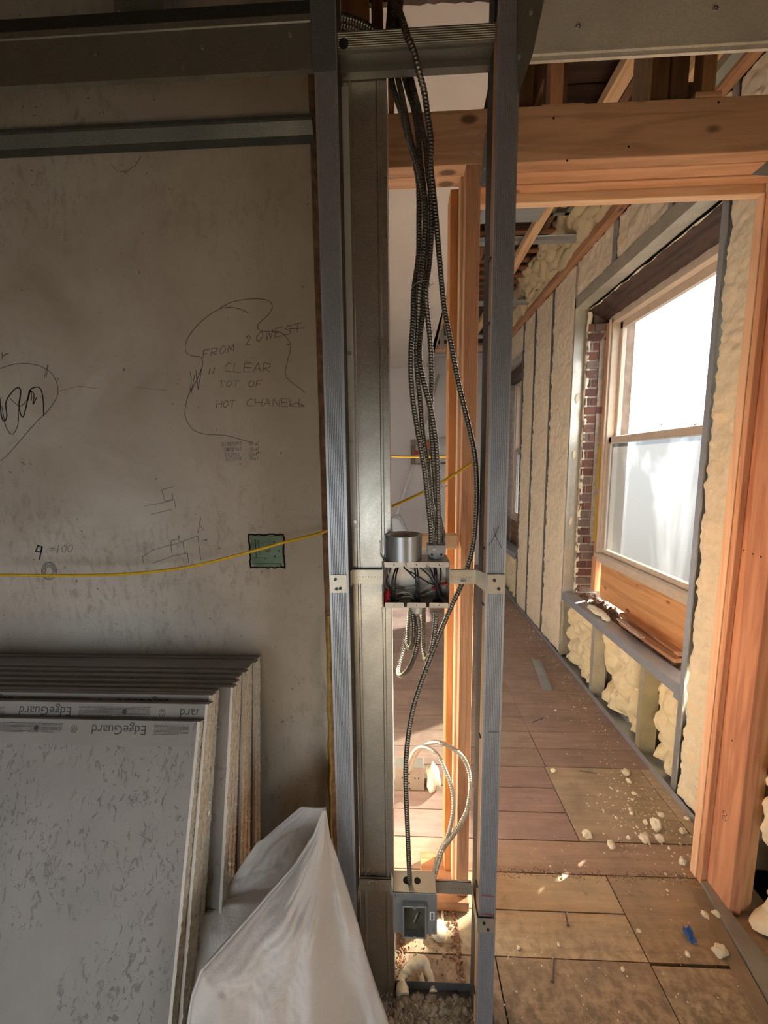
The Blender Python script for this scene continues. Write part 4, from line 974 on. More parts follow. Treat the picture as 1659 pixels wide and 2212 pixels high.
mc_cable('armoured_cable', path([(845,-30,.935),(850,0,.925),(867,37,.908),(880,78,.900),(894,111,.902),(904,152,.91),(917,202,.93),(924,256,.94),(931,304,.945),(930,354,.95),(935,405,.955),(941,465,.96),(949,556,.965),(957,644,.97),(965.6,700,.97),(974,743,.97),(982,787,.97),(990.6,830,.97),(1003.6,884,.97),(1016.6,939,.972),(1025,982,.975),(1028.5,1025,.98),(1029.6,1080,.985),(1027,1134,.99),(1023,1173,.99),(1011.6,1220,.988),(995.6,1266,.985),(977,1305,.978),(956,1353,.965),(934.6,1406,.955),(918.7,1449,.95),(905.5,1486,.945),(892,1531,.94),(882,1589,.935),(877,1648,.932),(877,1707,.93),(880,1781,.928),(883,1855,.928),(885,1900,.93),(885,1915,.935)]), .0069, 'long armoured cable bowing right past the open box down to the lower box')
for k, (dy, lab) in enumerate(((0, 'armoured cable coming in from the left above the crosspiece, the upper of two'), (19, 'armoured cable coming in from the left above the crosspiece, the lower of two'))):
    mc_cable('armoured_cable', path([(690, 18+dy, 1.0+.012*k), (733, 34+dy*.9, 1.0+.012*k), (775, 48+dy, 1.0+.012*k), (812, 70+dy, 1.0+.012*k), (835, 100+dy, 1.0+.012*k)]), .0078, lab)
# loops below the upper box
mc_cable('armoured_cable', path([(899,1322,.938),(903,1340,.938),(905,1358,.938),(903,1385,.942),(895,1419.5,.955),(881.6,1447,.985),(868,1459,1.02),(860,1454,1.05),(861,1438,1.07),(866,1418,1.09),(873.6,1390,1.11),(881.6,1350,1.12),(886,1300,1.12),(890,1240,1.10)]), r, 'longest looped armoured cable hanging left under the open box')
mc_cable('armoured_cable', path([(891,1322,.944),(894,1345,.948),(894,1366,.955),(892,1388,.97),(886,1400,.99),(881,1393,1.01),(881,1370,1.03),(884,1330,1.04),(888,1270,1.03)]), .0070, 'short looped armoured cable tucked behind the longest loop under the box')
mc_cable('armoured_cable', path([(941,1322,.940),(941,1345,.941),(936,1385,.95),(928,1415,.965),(920,1424,.985),(916,1406,1.01),(914.8,1377,1.02),(914.8,1319,1.02),(916,1260,1.01)]), .0074, 'looped armoured cable hanging from the right connector under the box')
# loops behind the lower box
mc_cable('armoured_cable', path([(928,1925,.955),(936,1902,.965),(944.6,1869.5,.98),(956.4,1834,1.0),(974,1810,1.03),(994.7,1780,1.06),(1010,1745,1.10),(1015.8,1701,1.15),(1012.9,1666,1.19),(1000.6,1636.6,1.195),(977,1616,1.20),(950.5,1604,1.19),(927,1605.7,1.25),(906,1619,1.36),(893,1642,1.50),(887,1663,1.66),(885,1668,1.74)]), .0072, 'pale armoured cable making the larger loop behind the lower box', m_mc2)
mc_cable('armoured_cable', path([(924,1925,.965),(933,1899,.975),(947.6,1849,1.0),(965,1810.5,1.03),(975.6,1775,1.06),(980,1737,1.09),(975.6,1701.5,1.12),(962,1663,1.15),(947.6,1633.7,1.18),(930,1618,1.21),(909,1613,1.27),(893,1625,1.38),(882,1650,1.55),(876,1668,1.74)]), .0066, 'pale armoured cable making the smaller loop behind the lower box', m_mc2)
# tie wires round the bundle
def tie(x, y, w, label, tail):
    c = PY(x, y, .955); pts = [c+Vector((w*math.cos(a), .028*math.sin(a), .006*math.cos(a+.5))) for a in [6.2832*i/20 for i in range(21)]]
    pts += [c+Vector((w+.008, -.01, .004)), c+Vector((w+tail, -.008, .010))]
    build('tie_wire', MB().tube(spline(pts, .004), .0008, 6), m_screw, label=label, cat='tie wire')
tie(908, 622, .022, 'thin tie wire round the upper part of the cable bundle', .006)
tie(934, 1055, .021, 'thin tie wire with a twisted tail round the lower part of the cable bundle', .018)

# ---- yellow cables
def ycable(pts, r, label):
    build('yellow_cable', MB().tube(spline(path(pts), .01), r, 10), m_yellow, label=label, cat='cable')
ycable([(-60,1242,1.03),(0,1242,1.03),(130,1243,1.03),(250,1241,1.03),(340,1234,1.03),(430,1220,1.035),(540,1192,1.04),(620,1170,1.04),(690,1152,1.08),(707,1146,1.115),(742,1136,1.148),(775,1124,1.152),(812,1110,1.152),(842,1096,1.155),(910,1065,1.165),(967,1034,1.18),(1018,1001,1.2)], .0042, 'yellow cable sagging across the plaster wall and rising behind the studs')
ycable([(560,950,1.75),(700,972,1.8),(842,985,1.8),(900,987,1.7),(960,986,1.5),(988,984,1.395)], .0052, 'second yellow cable crossing level in the far room')

# ---- lower box
lx0, lx1, lz0, lz1 = PY(850, 1935, .90).x, PY(943, 1935, .90).x, .325, .447
t = thing('junction_box', 'grey square steel box with a raised single-gang cover, low between the studs', 'electrical box', ((lx0+lx1)/2, .94, lz0))
sh = MB(); by1_ = .965
sh.box(lx0, lx1, by1_-th, by1_, lz0, lz1); sh.box(lx0, lx0+th, .908, by1_, lz0, lz1); sh.box(lx1-th, lx1, .908, by1_, lz0, lz1)
sh.box(lx0, lx1, .908, by1_, lz0, lz0+th); sh.box(lx0, lx1, .908, by1_, lz1-th, lz1)
build('box_shell', sh, m_bright, t, bevel=.0008)
build('knockout', MB().cyl(Vector((lx0+.036, .938, lz1)), Vector((lx0+.036, .938, lz1+.0006)), .010, 20).cyl(Vector((lx0+.066, .938, lz1)), Vector((lx0+.066, .938, lz1+.0006)), .009, 20), m_black2, t, label='dark round holes in the top')
# cover with opening
ox0, ox1, oz0, oz1 = PY(873, 1962, .89).x, PY(918, 1962, .89).x, PY(895, 2026, .89).z, PY(895, 1963, .89).z
cv = MB(); yc = .905
for a in ((lx0-.002, ox0-.005, lz0-.004, lz1), (ox1+.005, lx1+.002, lz0-.004, lz1), (ox0-.005, ox1+.005, oz1+.005, lz1)): cv.box(a[0], a[1], yc, yc+.002, a[2], a[3])
rim = MB()
for a in ((ox0-.005, ox0, oz0-.005, oz1+.005), (ox1, ox1+.005, oz0-.005, oz1+.005), (ox0, ox1, oz1, oz1+.005), (ox0, ox1, oz0-.005, oz0)): rim.box(a[0], a[1], yc-.014, yc+.002, a[2], a[3])
cvr = build('cover_plate', cv, m_ring, t, bevel=.0006); build('raised_ring', rim, m_ring, cvr, bevel=.001)
for x, z in ((lx0+.006, lz1-.008), (lx1-.008, lz0+.010)): screw_on(cvr, Vector((x, yc, z)), .0042, m_screw)
for z in (oz1+.001, oz0-.0): build('screw_ear', MB().cyl(Vector(((ox0+ox1)/2, yc-.0145, z)), Vector(((ox0+ox1)/2, yc-.012, z)), .0048, 14), m_ring, cvr)
barcode(cvr, Vector((lx1-.011, yc-.0003, (oz0+oz1)/2+.006)), .013, .026, ell=False, vertical=True)
for pts in ([(892,1990,.93),(885,2003,.925),(882,1992,.93),(878,1985,.94)], [(902,1972,.93),(896,1986,.925),(890,1996,.93),(886,2000,.94)], [(908,1970,.94),(900,1988,.93),(893,2004,.93)]):
    build('wire', MB().tube(spline(path(pts), .004), .0014, 7), m_white if pts[0][0] == 902 else m_black, t)
ear = MB().prism([(lx0-.008, lz1+.018), (lx0-.006, lz1+.020), (lx0+.002, lz1-.008), (lx0+.0, lz1-.012), (lx0-.008, lz1-.012)], 'y', .91, .94)
build('side_ear', ear, m_bright, t)
strap('steel strap bracket with barcode from the left stud to the lower box', False, 0, .966, lx0-.001, PY(778, 1925, .966).x, .373, .413, PY(766, 2000, YF).x-.02, PY(766, 2000, YF).x, .355, .40, barc=PY(805, 1912, .966).x)
strap('steel strap bracket from the lower box to the right stud', True, 0, .966, lx1+.001, PY(1018, 1925, .966).x, .373, .413, PY(1030, 2000, YF).x, PY(1068, 2000, YF).x, .353, .397)

# ---- box in the plaster wall
a, b = PY(541, 1158, YW), PY(612, 1220, YW)
t = thing('wall_box', 'square green-grey electrical box sunk into the plaster wall behind the yellow cable', 'electrical box', ((a.x+b.x)/2, YW, b.z))
mg = simple('greened_steel', (.055, .075, .045), .35, .7, .2, 30)
build('box_plate', MB().box(a.x, b.x, YW-.003, YW-.001, b.z, a.z), mg, t)
rg = MB()
rg.ring(Vector(((a.x+b.x)/2+.004, YW-.003, (a.z+b.z)/2)), Vector(((a.x+b.x)/2+.004, YW-.006, (a.z+b.z)/2)), .006, .004, 20)
rg.box(a.x+.012, a.x+.016, YW-.006, YW-.003, b.z+.02, a.z-.01); rg.box(a.x+.022, a.x+.026, YW-.006, YW-.003, b.z+.035, a.z-.012); rg.box(a.x+.012, a.x+.045, YW-.006, YW-.003, b.z+.018, b.z+.022)
rg.box(a.x+.01, b.x-.006, YW-.008, YW-.003, b.z-.004, b.z+.004)
build('stamped_rib', rg, mg, t)
hm = MB()
for fx, fz in ((.75, .8), (.55, .45), (.9, .5), (.62, .72), (.75, .3)): p = Vector((a.x+(b.x-a.x)*fx, YW-.003, b.z+(a.z-b.z)*fz)); hm.cyl(p, p+Vector((0, -.0005, 0)), .0025, 10)
build('screw_hole', hm, m_black2, t)
cut = MB(); random.seed(9)
pp = [Vector((a.x-.004, 0, b.z-.008)), Vector((a.x-.005, 0, a.z+.004)), Vector((b.x+.005, 0, a.z+.005)), Vector((b.x+.004, 0, b.z-.008)), Vector((a.x-.004, 0, b.z-.008))]
jag = []
for p0, p1 in zip(pp, pp[1:]):
    for i in range(10): q = p0.lerp(p1, i/10); jag.append(q+Vector((random.uniform(-.002, .002), 0, random.uniform(-.002, .002))))
jag.append(jag[0]); stroke(cut, jag, .005, YW-.0012)
build('cut_edge', cut, m_black2, t, label='ragged dark gap cut in the plaster around the box')

# ================================================================== PENCIL WRITING ON THE WALL
def wz(x, y): return PY(x/2.304, 600+y/2.304, YW)
pw = MB(); Yw = YW-.0006
def curve(pts, w=.0016):
    P = spline([wz(*p) for p in pts], .006) if len(pts) > 2 else [wz(*p) for p in pts]
    stroke(pw, P, w, Yw)
curve([(1235,175),(1190,155),(1120,148),(1050,180),(980,240),(930,310),(925,370),(960,390),(1000,395),(1010,425),(1000,460),(975,520),(940,580),(922,650),(925,700),(960,755),(1020,778),(1120,785),(1200,805),(1258,822)])
curve([(1098,148),(1160,120),(1250,106),(1330,112),(1356,145),(1330,190),(1290,225),(1283,255),(1320,268),(1390,270),(1435,310),(1447,350),(1430,420),(1420,480),(1450,520),(1500,555),(1522,576)])
curve([(0,452),(60,433),(130,427),(200,440),(255,475),(285,530),(285,590),(240,660),(180,720),(110,800),(50,870),(0,915)]); curve([(220,500),(240,430),(230,500)], .0012)
curve([(0,600),(8,690),(22,715),(35,690),(30,620),(60,570),(85,548),(105,560),(95,640),(115,695),(140,600),(150,560),(175,545),(200,550),(215,600),(218,690)], .0035)
curve([(10,640),(30,740),(62,780),(90,730),(95,640),(105,590)], .0018); curve([(50,600),(100,640),(140,600),(155,560),(160,620)], .0018); curve([(140,610),(148,560),(170,580),(165,630),(185,590)], .003)
curve([(10,372),(14,408)], .002); curve([(12,395),(30,380),(52,375)], .002)
for l in ([(948,468),(952,520),(945,565)], [(970,480),(960,530),(952,580)], [(975,460),(982,520),(988,565)], [(1003,455),(995,510),(985,562)], [(1040,480),(1046,450)], [(1058,478),(1070,448)]): curve(l)
GL = {'A':[[(0,0),(.5,1),(1,0)],[(.2,.4),(.8,.4)]],'B':[[(0,0),(0,1),(.8,.9),(.7,.55),(0,.5),(.8,.4),(.8,.05),(0,0)]],'C':[[(1,.85),(.5,1),(.05,.6),(.15,.1),(1,.05)]],'D':[[(0,0),(0,1),(.7,.85),(.9,.4),(.5,.02),(0,0)]],'E':[[(1,1),(0,1),(0,0),(1,0)],[(0,.5),(.8,.5)]],'F':[[(1,1),(0,1),(0,0)],[(0,.5),(.7,.5)]],'G':[[(1,.85),(.5,1),(.05,.5),(.3,0),(.95,.1),(.95,.45),(.6,.45)]],'H':[[(0,0),(0,1)],[(1,0),(1,1)],[(0,.5),(1,.5)]],'L':[[(0,1),(0,0),(.9,0)]],'M':[[(0,0),(.1,1),(.5,.3),(.9,1),(1,0)]],'N':[[(0,0),(.05,1),(.9,0),(1,1)]],'O':[[(.5,1),(.05,.6),(.15,.1),(.6,0),(1,.4),(.85,.9),(.5,1)]],'P':[[(0,0),(0,1),(.9,.9),(.8,.5),(0,.45)]],'R':[[(0,0),(0,1),(.9,.9),(.8,.5),(0,.45),(1,0)]],'S':[[(.95,.9),(.3,1),(.1,.7),(.9,.35),(.7,.02),(0,.08)]],'T':[[(-.1,1),(1.1,1)],[(.5,1),(.45,0)]],'W':[[(0,1),(.2,0),(.5,.7),(.8,0),(1,1)]],'X':[[(0,0),(1,1)],[(0,1),(1,0)]],
 'b':[[(0,1.1),(0,0),(.7,.1),(.7,.5),(0,.5)]],'a':[[(.8,.6),(.2,.5),(.1,.1),(.7,.1),(.8,.6),(.9,0)]],'t':[[(.4,1),(.4,0),(.8,.05)],[(0,.65),(.8,.65)]],'J':[[(.8,1),(.8,.1),(.4,0),(0,.2)]],
 '0':[[(.5,1),(.05,.6),(.15,.1),(.6,0),(.95,.4),(.85,.9),(.5,1)]],'1':[[(.5,1),(.45,0)]],'2':[[(.1,.8),(.5,1),(.9,.75),(.1,0),(1,0)]],'4':[[(.1,1),(0,.45),(.9,.45)],[(.8,1),(.75,0)]],'5':[[(1,1),(.2,1),(.15,.55),(.8,.5),(.8,.1),(.1,0)]],'8':[[(.5,.5),(.1,.8),(.5,1),(.9,.8),(.5,.5),(.05,.2),(.5,0),(.95,.2),(.5,.5)]],'9':[[(.9,.9),(.3,1),(.1,.6),(.8,.55),(.9,.95),(.75,0)]],'6':[[(.8,1),(.15,.6),(.1,.1),(.7,0),(.8,.4),(.15,.45)]],'-':[[(0,.45),(1,.5)]],'=':[[(0,.6),(1,.65)],[(0,.3),(1,.35)]],'"':[[(.2,1),(.1,.1)],[(.7,1),(.6,.1)]]}
def write(s, x, y, w, h, slope=0, sp=1.45, lw=.0014):
    for ch in s:
        if ch in GL:
            for st in GL[ch]:
                stroke(pw, [wz(x+px*w+.12*h*py+random.uniform(-.03, .03)*w, y-py*h+slope*(x+px*w)+random.uniform(-.03, .03)*h) for px, py in st], lw, Yw)
        x += w*sp
random.seed(2)
write('FROM', 1010, 622, 30, 38, -.22, 1.35); write('2', 1222, 604, 22, 46, -.22); write('OWEST', 1272, 613, 34, 46, -.23, 1.40)
write('CLEAR', 1115, 470, 36, 46, 0, 1.35); write('TOT', 1088, 543, 26, 30, 0, 1.4); write('OF', 1235, 543, 28, 30, 0, 1.4)
write('HOT', 1078, 645, 24, 34, 0, 1.35); write('CHANELL', 1225, 640, 34, 38, 0, 1.28); curve([(1440,635),(1480,625),(1525,645)])
curve([(1440,255),(1515,250)])
for s, x, y in (('DCN890P2 - 2bat', 1105, 870), ('DWD896G - 1bat', 1118, 898), ('DCG440 - 2bat', 1122, 924), ('DCS590 - 2Bat', 1126, 946)): write(s, x, y, 8.5, 18, -.03, 1.48, .0008)
write('9', 170, 1402, 36, 68, 0, 1, .0045); write('=100', 245, 1382, 26, 36, -.05, 1.15, .0012); write('X', 312, 1452, 18, 20, 0, 1, .001)
for k in range(4): curve([(245+38*math.cos(a+.4*k)*(1-.16*k), 1460+44*math.sin(a+.4*k)*(1-.16*k)) for a in [i*.63 for i in range(11)]], .0014)
for l in ([(800,1058),(862,1038)], [(806,1060),(822,1112),(862,1102),(858,1075)], [(722,1135),(800,1122),(868,1105),(874,1145)], [(750,1178),(858,1152)],
          [(716,1420),(708,1390),(760,1355),(850,1330),(858,1380),(860,1385),(930,1370)], [(850,1310),(890,1298),(892,1283)], [(850,1312),(855,1332),(910,1312),(918,1370)], [(890,1283),(890,1310)], [(910,1312),(985,1285),(1000,1405)], [(932,1360),(940,1425)], [(760,1420),(862,1385)], [(985,1270),(1000,1195)], [(1000,1235),(1015,1258)]):
    stroke(pw, [wz(*p) for p in l], .0013, Yw)
curve([(300,565),(350,550),(400,540),(450,548),(495,552)], .0009); curve([(660,545),(730,550),(830,560)], .0007)
stroke(pw, [PY(*q, YW) for q in ((240, 355), (255, 372), (275, 370), (292, 358), (305, 338))], .001, Yw)
build('pencil_writing', pw, m_pencil, wall_back, label='pencil handwriting, sketches and numbers on the plaster')

# ================================================================== DRYWALL STACK
tops = [(1417,557),(1425,548),(1431,540),(1437,533),(1446,524),(1456,518),(1467,516),(1478,514),(1488,482),(1495,480),(1514,470),(1551,435)]
nb_ = len(tops); ZT = 1.0
for i, (ty, rx_) in enumerate(tops):
    f = i/(nb_-1); yt = 1.112-.0256*i; ZT = PY(0, ty, yt).z; xr = (-.446 if i < 8 else -.474)+.005*math.sin(i*2.1)
    yb2 = yt-ZT*(.13+.22*f)
    d = Vector((0, yb2-yt, -ZT)); L = d.length; d.normalize(); nrm = Vector((0, -d.z, d.y)); nrm = Vector((0, d.z, -d.y)); # facing the camera
    o = Vector((0, yt, ZT)); TH = .0242; xl = -2.05
    where = 'frontmost of the leaning stack, torn face showing' if i == nb_-1 else ('second from the front, its printed edge showing' if i == nb_-2 else ('hindmost of the leaning stack, against the plaster' if i == 0 else '%s counted from the plaster in the leaning stack' % ['', 'second', 'third', 'fourth', 'fifth', 'sixth', 'seventh', 'eighth', 'ninth', 'tenth'][i]))
    t = thing('drywall_sheet', 'grey drywall sheet, '+where, 'drywall sheet', (xr, yb2, 0), group='drywall sheets leaning in a stack' if 0 < i < nb_-1 else None)
    def bp(x, s, n=0.0): return Vector((x, o.y+d.y*s, o.z+d.z*s))+nrm*n
    random.seed(i)
    # gypsum core with rough cut edge, paper face, folded paper top edge
    nseg = 90
    fc = MB(); xs_ = [xr-.003+.003*noise.noise(Vector((j*.7, i, 0))) for j in range(nseg+1)]
    vsf = []
    for j in range(nseg+1):
        s = L*j/nseg; vsf += [bp(xl, s, 0), bp(xs_[j], s, 0)]
    fc.add(vsf, [(2*j, 2*j+1, 2*j+3, 2*j+2) for j in range(nseg)])
    vsf = []
    for j in range(nseg+1):
        s = L*j/nseg; vsf += [bp(xl, s, -TH), bp(xs_[j], s, -TH)]
    fc.add(vsf, [(2*j, 2*j+1, 2*j+3, 2*j+2) for j in range(nseg)])
    fc.add([bp(xl, 0, 0), bp(xr-.002, 0, 0), bp(xr-.002, 0, -TH), bp(xl, 0, -TH)], [(0, 1, 2, 3)])
    build('face_paper', fc, m_board, t)
    eg = MB(); 
    def efn(u, v):
        s = L*v; j = v*nseg
        return bp(xr-.004-.002*math.sin(math.pi*u)*0+.004*noise.noise(Vector((u*3+i, v*160, 2)))+.003*noise.noise(Vector((u*9, v*420, 4))), s, -TH*u)
    eg.grid(efn, 4, 420)
    build('gypsum_edge', eg, m_gyps, t, label='pale crumbly cut edge')
    # fuzzy paper fringe
    fz = MB()
    for k in range(70 if i > 6 else 25):
        s = random.uniform(.02, .75)*L; p0 = bp(xr-.004, s, random.choice((.0005, -TH))); w = .0012; q = p0+Vector((random.uniform(.002, .010), random.uniform(-.003, .003), random.uniform(-.008, .004)))
        fz.add([p0, p0+Vector((0, 0, w)), q], [(0, 1, 2)])
    for n_ in (.0006, -TH+.001):
        rb_ = [bp(xr-.004, L*j/120, n_)+Vector((.0005+.0045*abs(noise.noise(Vector((j*.37, i, n_*50)))), 0, 0)) for j in range(121)]
        fz.add([bp(xr-.010, L*j/120, n_) for j in range(121)]+rb_, [(j, j+1, 122+j, 121+j) for j in range(120)])
    build('paper_fringe', fz, m_fringe, t, kind='stuff')
    # printed edge tape
    strip = MB(); hgt = .055 if i >= nb_-2 else .05
    strip.add([bp(xl, .0003, .0005), bp(xr-.02, .0003, .0005), bp(xr-.02, hgt, .0005), bp(xl, hgt, .0005), bp(xl, hgt, 0), bp(xr-.02, hgt, 0)], [(0, 1, 2, 3), (3, 2, 5, 4)])
    tp = build('edge_tape', strip, m_paper, t, label='smooth grey printed edge tape')
    tx = MB(); pitch_x = .41
    vs, fs = text_mesh('EdgeGuard', .030, 0, 1.02)
    wtx = max(v[0] for v in vs)
    ph = {nb_-1: PY(320, 1560, yt).x, nb_-2: PY(160, 1530, yt).x}.get(i, xr-.02-random.uniform(-.02, .3))
    def put(x0, s0, vs_, fs_): tx.add([bp(x0-vx, s0+vy, .0008) for vx, vy in vs_], fs_)
    def block(xa, w, s0=.009, rows=8):
        for rr in range(rows):
            xx = xa; s = s0+rr*.0028
            while xx < xa+w-.003*(rr == rows-1)*8:
                ww = random.uniform(.003, .009); ww = min(ww, xa+w-xx)
                tx.add([bp(a_, b_, .0008) for a_, b_ in ((xx, s), (xx+ww, s), (xx+ww, s+.0011), (xx, s+.0011))], [(0, 1, 2, 3)]); xx += ww+.0012
    def disc(xc, s, ro, ri=0):
        n = 20
        if ri: tx.add([bp(xc+math.cos(6.2832*k/n)*rad, s+math.sin(6.2832*k/n)*rad, .0008) for rad in (ro, ri) for k in range(n)], [(k, (k+1) % n, n+(k+1) % n, n+k) for k in range(n)])
        else: tx.add([bp(xc+math.cos(6.2832*k/n)*ro, s+math.sin(6.2832*k/n)*ro, .0008) for k in range(n)], [tuple(range(n))])
    for k in range(-1, 4):
        x0 = ph-k*pitch_x
        if x0 < xl+.5: continue
        if x0 > xr-.03: 
            if x0-wtx < xr-.035: 
                keep = [f_ for f_ in fs if all(x0-vs[q][0] < xr-.022 for q in f_)]
                tx.add([bp(x0-vx, .011+vy, .0008) for vx, vy in vs], keep)
        else: put(x0, .011, vs, fs)
        for xa, w in ((x0+.018, .085), (x0-wtx-.125, .05), (x0-wtx-.205, .055), (x0+.115, .045)):
            if xa+w < xr-.024: block(xa, w)
        xc = x0-wtx-.045
        if xc < xr-.03: disc(xc, .021, .0085, .0070); disc(xc, .021, .004, .0025)
        xc = x0-wtx-.14
        if xc < xr-.03: disc(xc, .020, .0062)
    build('printed_text', tx, m_text, tp)
# torn bits on the front board
t_front = t

# ================================================================== WHITE SACK
def interp(tbl, t):
    for (a, p), (b, q) in zip(tbl, tbl[1:]):
        if t <= b: k = (t-a)/(b-a); return tuple(p[i]+(q[i]-p[i])*k for i in range(len(p)))
    return tbl[-1][1]
def ppt(x, y, Y): return tuple(PY(x, y, Y))
rim = [(0, ppt(699, 1748, .82)), (.12, ppt(680, 1800, .80)), (.25, ppt(640, 1862, .765)), (.40, ppt(560, 1955, .70)), (.55, ppt(478, 2045, .64)), (.64, ppt(438, 2090, .61)), (.72, ppt(418, 2145, .595)), (.80, ppt(408, 2215, .585)), (1.0, (-.50, .50, .01))]
rgt = [(0, ppt(704, 1750, .825)), (.12, ppt(713, 1812, .83)), (.25, ppt(731, 1865, .83)), (.40, ppt(752, 1930, .82)), (.55, ppt(776, 2010, .81)), (.64, ppt(792, 2070, .80)), (.72, ppt(812, 2135, .79)), (.80, ppt(838, 2210, .78)), (1.0, (.02, .76, .01))]
bk = [(0, ppt(698, 1746, .835)), (.04, ppt(650, 1743, .86)), (.15, ppt(595, 1788, .88)), (.25, ppt(555, 1822, .88)), (.40, ppt(500, 1900, .86)), (.50, ppt(470, 1950, .82)), (.56, ppt(436, 1978, .78)), (.64, ppt(420, 2040, .74)), (.72, ppt(411, 2110, .71)), (.80, ppt(407, 2212, .68)), (1.0, (-.52, .68, .01))]
def sm(t): return t
def front(u, v):
    A, B = Vector(interp(rim, v)), Vector(interp(rgt, v)); p = A.lerp(B, u); w = min(1, v/.35)
    b = math.sin(math.pi*u**.8)
    p.y -= .085*b*w + .03*w*math.exp(-((u-.62-.1*v)/.10)**2)
    p.y += .035*w*math.exp(-((u-.80-.05*v)/.07)**2)*(v < 1) + .03*w*math.exp(-((u-.30)/.09)**2-((v-.62)/.14)**2)
    n = noise.noise(Vector((u*5+v*3, v*7-u*3, 1)))*.014+noise.noise(Vector((u*16+v*6, v*9, 3)))*.006+noise.noise(Vector((u*34, v*40, 6)))*.0022
    p += Vector((.3*n, -n, .2*n))*w*min(1, .12+u*5)
    if u < .03: p.y -= .003
    return p
def back(u, v):
    A, B = Vector(interp(bk, v)), Vector(interp(rgt, v)); B = B+Vector((-.003, .012, -.002)); p = A.lerp(B, u); w = min(1, v/.3)
    p.y += .05*math.sin(math.pi*u)*w
    n = noise.noise(Vector((u*6+v*5, v*8, 11)))*.02+noise.noise(Vector((u*20, v*18, 13)))*.006
    p += Vector((.2*n, n, 0))*w*min(1, (1-u)*5); return p
t = thing('woven_sack', 'white woven plastic sack with a slanting open mouth, in front of the left stud', 'sack', (-.25, .68, 0))
build('front_panel', MB().grid(front, 90, 150), m_cloth, t, solid=.0012)
build('back_panel', MB().grid(back, 70, 130), m_cloth, t, solid=.0012)
hm_ = MB().tube([front(0, v/200)+Vector((0, -.001, .001)) for v in range(0, 172)], .0028, 7, lambda L, a: .0028+.0010*noise.noise(Vector((L*50, a, 0))))
build('hem', hm_, m_cloth, t, label='rolled hem along the open mouth')

# ================================================================== FAR ROOM
fx0, fx1, fz0, fz1 = -.036, .109, .004, .126
t = thing('floor_box', 'square steel electrical box standing on the sunlit floor behind the wide stud', 'electrical box', (.036, 1.74, 0))
sh = MB().box(fx0, fx1, 1.712, 1.78, fz0, fz1)
build('box_shell', sh, m_bright, t, bevel=.002)
hl = MB()
for x, z in ((.25, .55), (.25+.43, .55), (.25+.55, .55), (.48, .72), (.48, .32), (.5, .08)): p = Vector((fx0+(fx1-fx0)*x, 1.7118, fz0+(fz1-fz0)*z)); hl.cyl(p, p+Vector((0, -.0006, 0)), .0038, 12)
build('screw_hole', hl, m_black2, t)
c = Vector((fx0+(fx1-fx0)*.52, 1.7118, .07)); build('knockout', MB().ring(c, c+Vector((0, -.001, 0)), .012, .0108, 24), m_shell, t)

def lump(name, c, size, label, mat, seed=0, cat='foam scrap', flat=.6, group=None, rough=.35, tip=0):
    mb = MB(); n, m_ = 18, 10
    def fn(u, v):
        a = 6.28318*u; b = math.pi*(v-.5)
        d = Vector((math.cos(a)*math.cos(b), math.sin(a)*math.cos(b), math.sin(b)))
        k = 1+rough*(noise.noise(d*1.6+Vector((seed, 0, 0)))*1.3+.5*noise.noise(d*4+Vector((seed, 5, 0))))
        q = Vector((d.x*size[0]*k, d.y*size[1]*k, d.z*size[2]*k))
        ca, sa = math.cos(tip), math.sin(tip)
        return Vector((c[0]+q.x*ca-q.y*sa, c[1]+q.x*sa+q.y*ca, c[2]+max(q.z, -size[2]*.8)))
    mb.grid(fn, n, m_); return build(name, mb, mat, label=label, cat=cat, group=group)
p = PZ(925, 1705); lump('foam_scrap', (.150, 1.74, .05), (.035, .06, .055), 'bright foam lump beside the steel box on the sunlit floor', m_foamw, 1)

# things on the far wall and in the far room
FY = 5.98
def fp(x, y): return PY(x, y, FY)
a, b = fp(887, 950), fp(967, 1003)
t = thing('far_panel', 'open grey electrical panel on the far wall with clear plastic bulging from it', 'electrical panel', ((a.x+b.x)/2, FY, b.z))
build('backing_board', MB().box(a.x, b.x+.1, FY-.02, FY, b.z, a.z), simple('panel_board', (.30, .25, .22), .7, 0, .15), t)
p0, p1 = fp(897, 962), fp(925, 1000); build('panel_box', MB().box(p0.x, p1.x, FY-.10, FY-.021, p1.z, p0.z), simple('panel_grey', (.42, .42, .42), .6), t, bevel=.004)
q = fp(921, 960); build('red_tag', MB().box(q.x-.02, q.x+.03, FY-.125, FY-.12, q.z-.06, q.z+.02), simple('orange_tag', (.75, .12, .04), .5), t)
q = fp(899, 975); build('red_tag', MB().box(q.x-.03, q.x+.03, FY-.125, FY-.12, q.z-.05, q.z+.01), simple('red_tag', (.5, .04, .04), .5), t)
c = fp(952, 978); fb_ = MB().grid(lambda u, v: Vector((c.x+.16*math.cos(math.pi*u)*1.0, FY-.03-.16*math.sin(math.pi*u)*math.sin(math.pi*(.1+.8*v)), c.z-.14+.36*v*(.5+.5*math.sin(math.pi*u)))), 20, 14)
build('plastic_film', fb_, simple('milky_plastic', (.75, .78, .82), .2), t)
def brace(p, q, w, label, mat): 
    d = (q-p); n = Vector((-d.z, 0, d.x)).normalized()*w; build('leaning_strip', MB().add([p-n, q-n, q+n, p+n]+[v+Vector((0, .03, 0)) for v in (p-n, q-n, q+n, p+n)], [(0,1,2,3), (7,6,5,4), (0,4,5,1), (1,5,6,2), (2,6,7,3), (3,7,4,0)]) or _mb, mat, label=label, cat='steel strip')
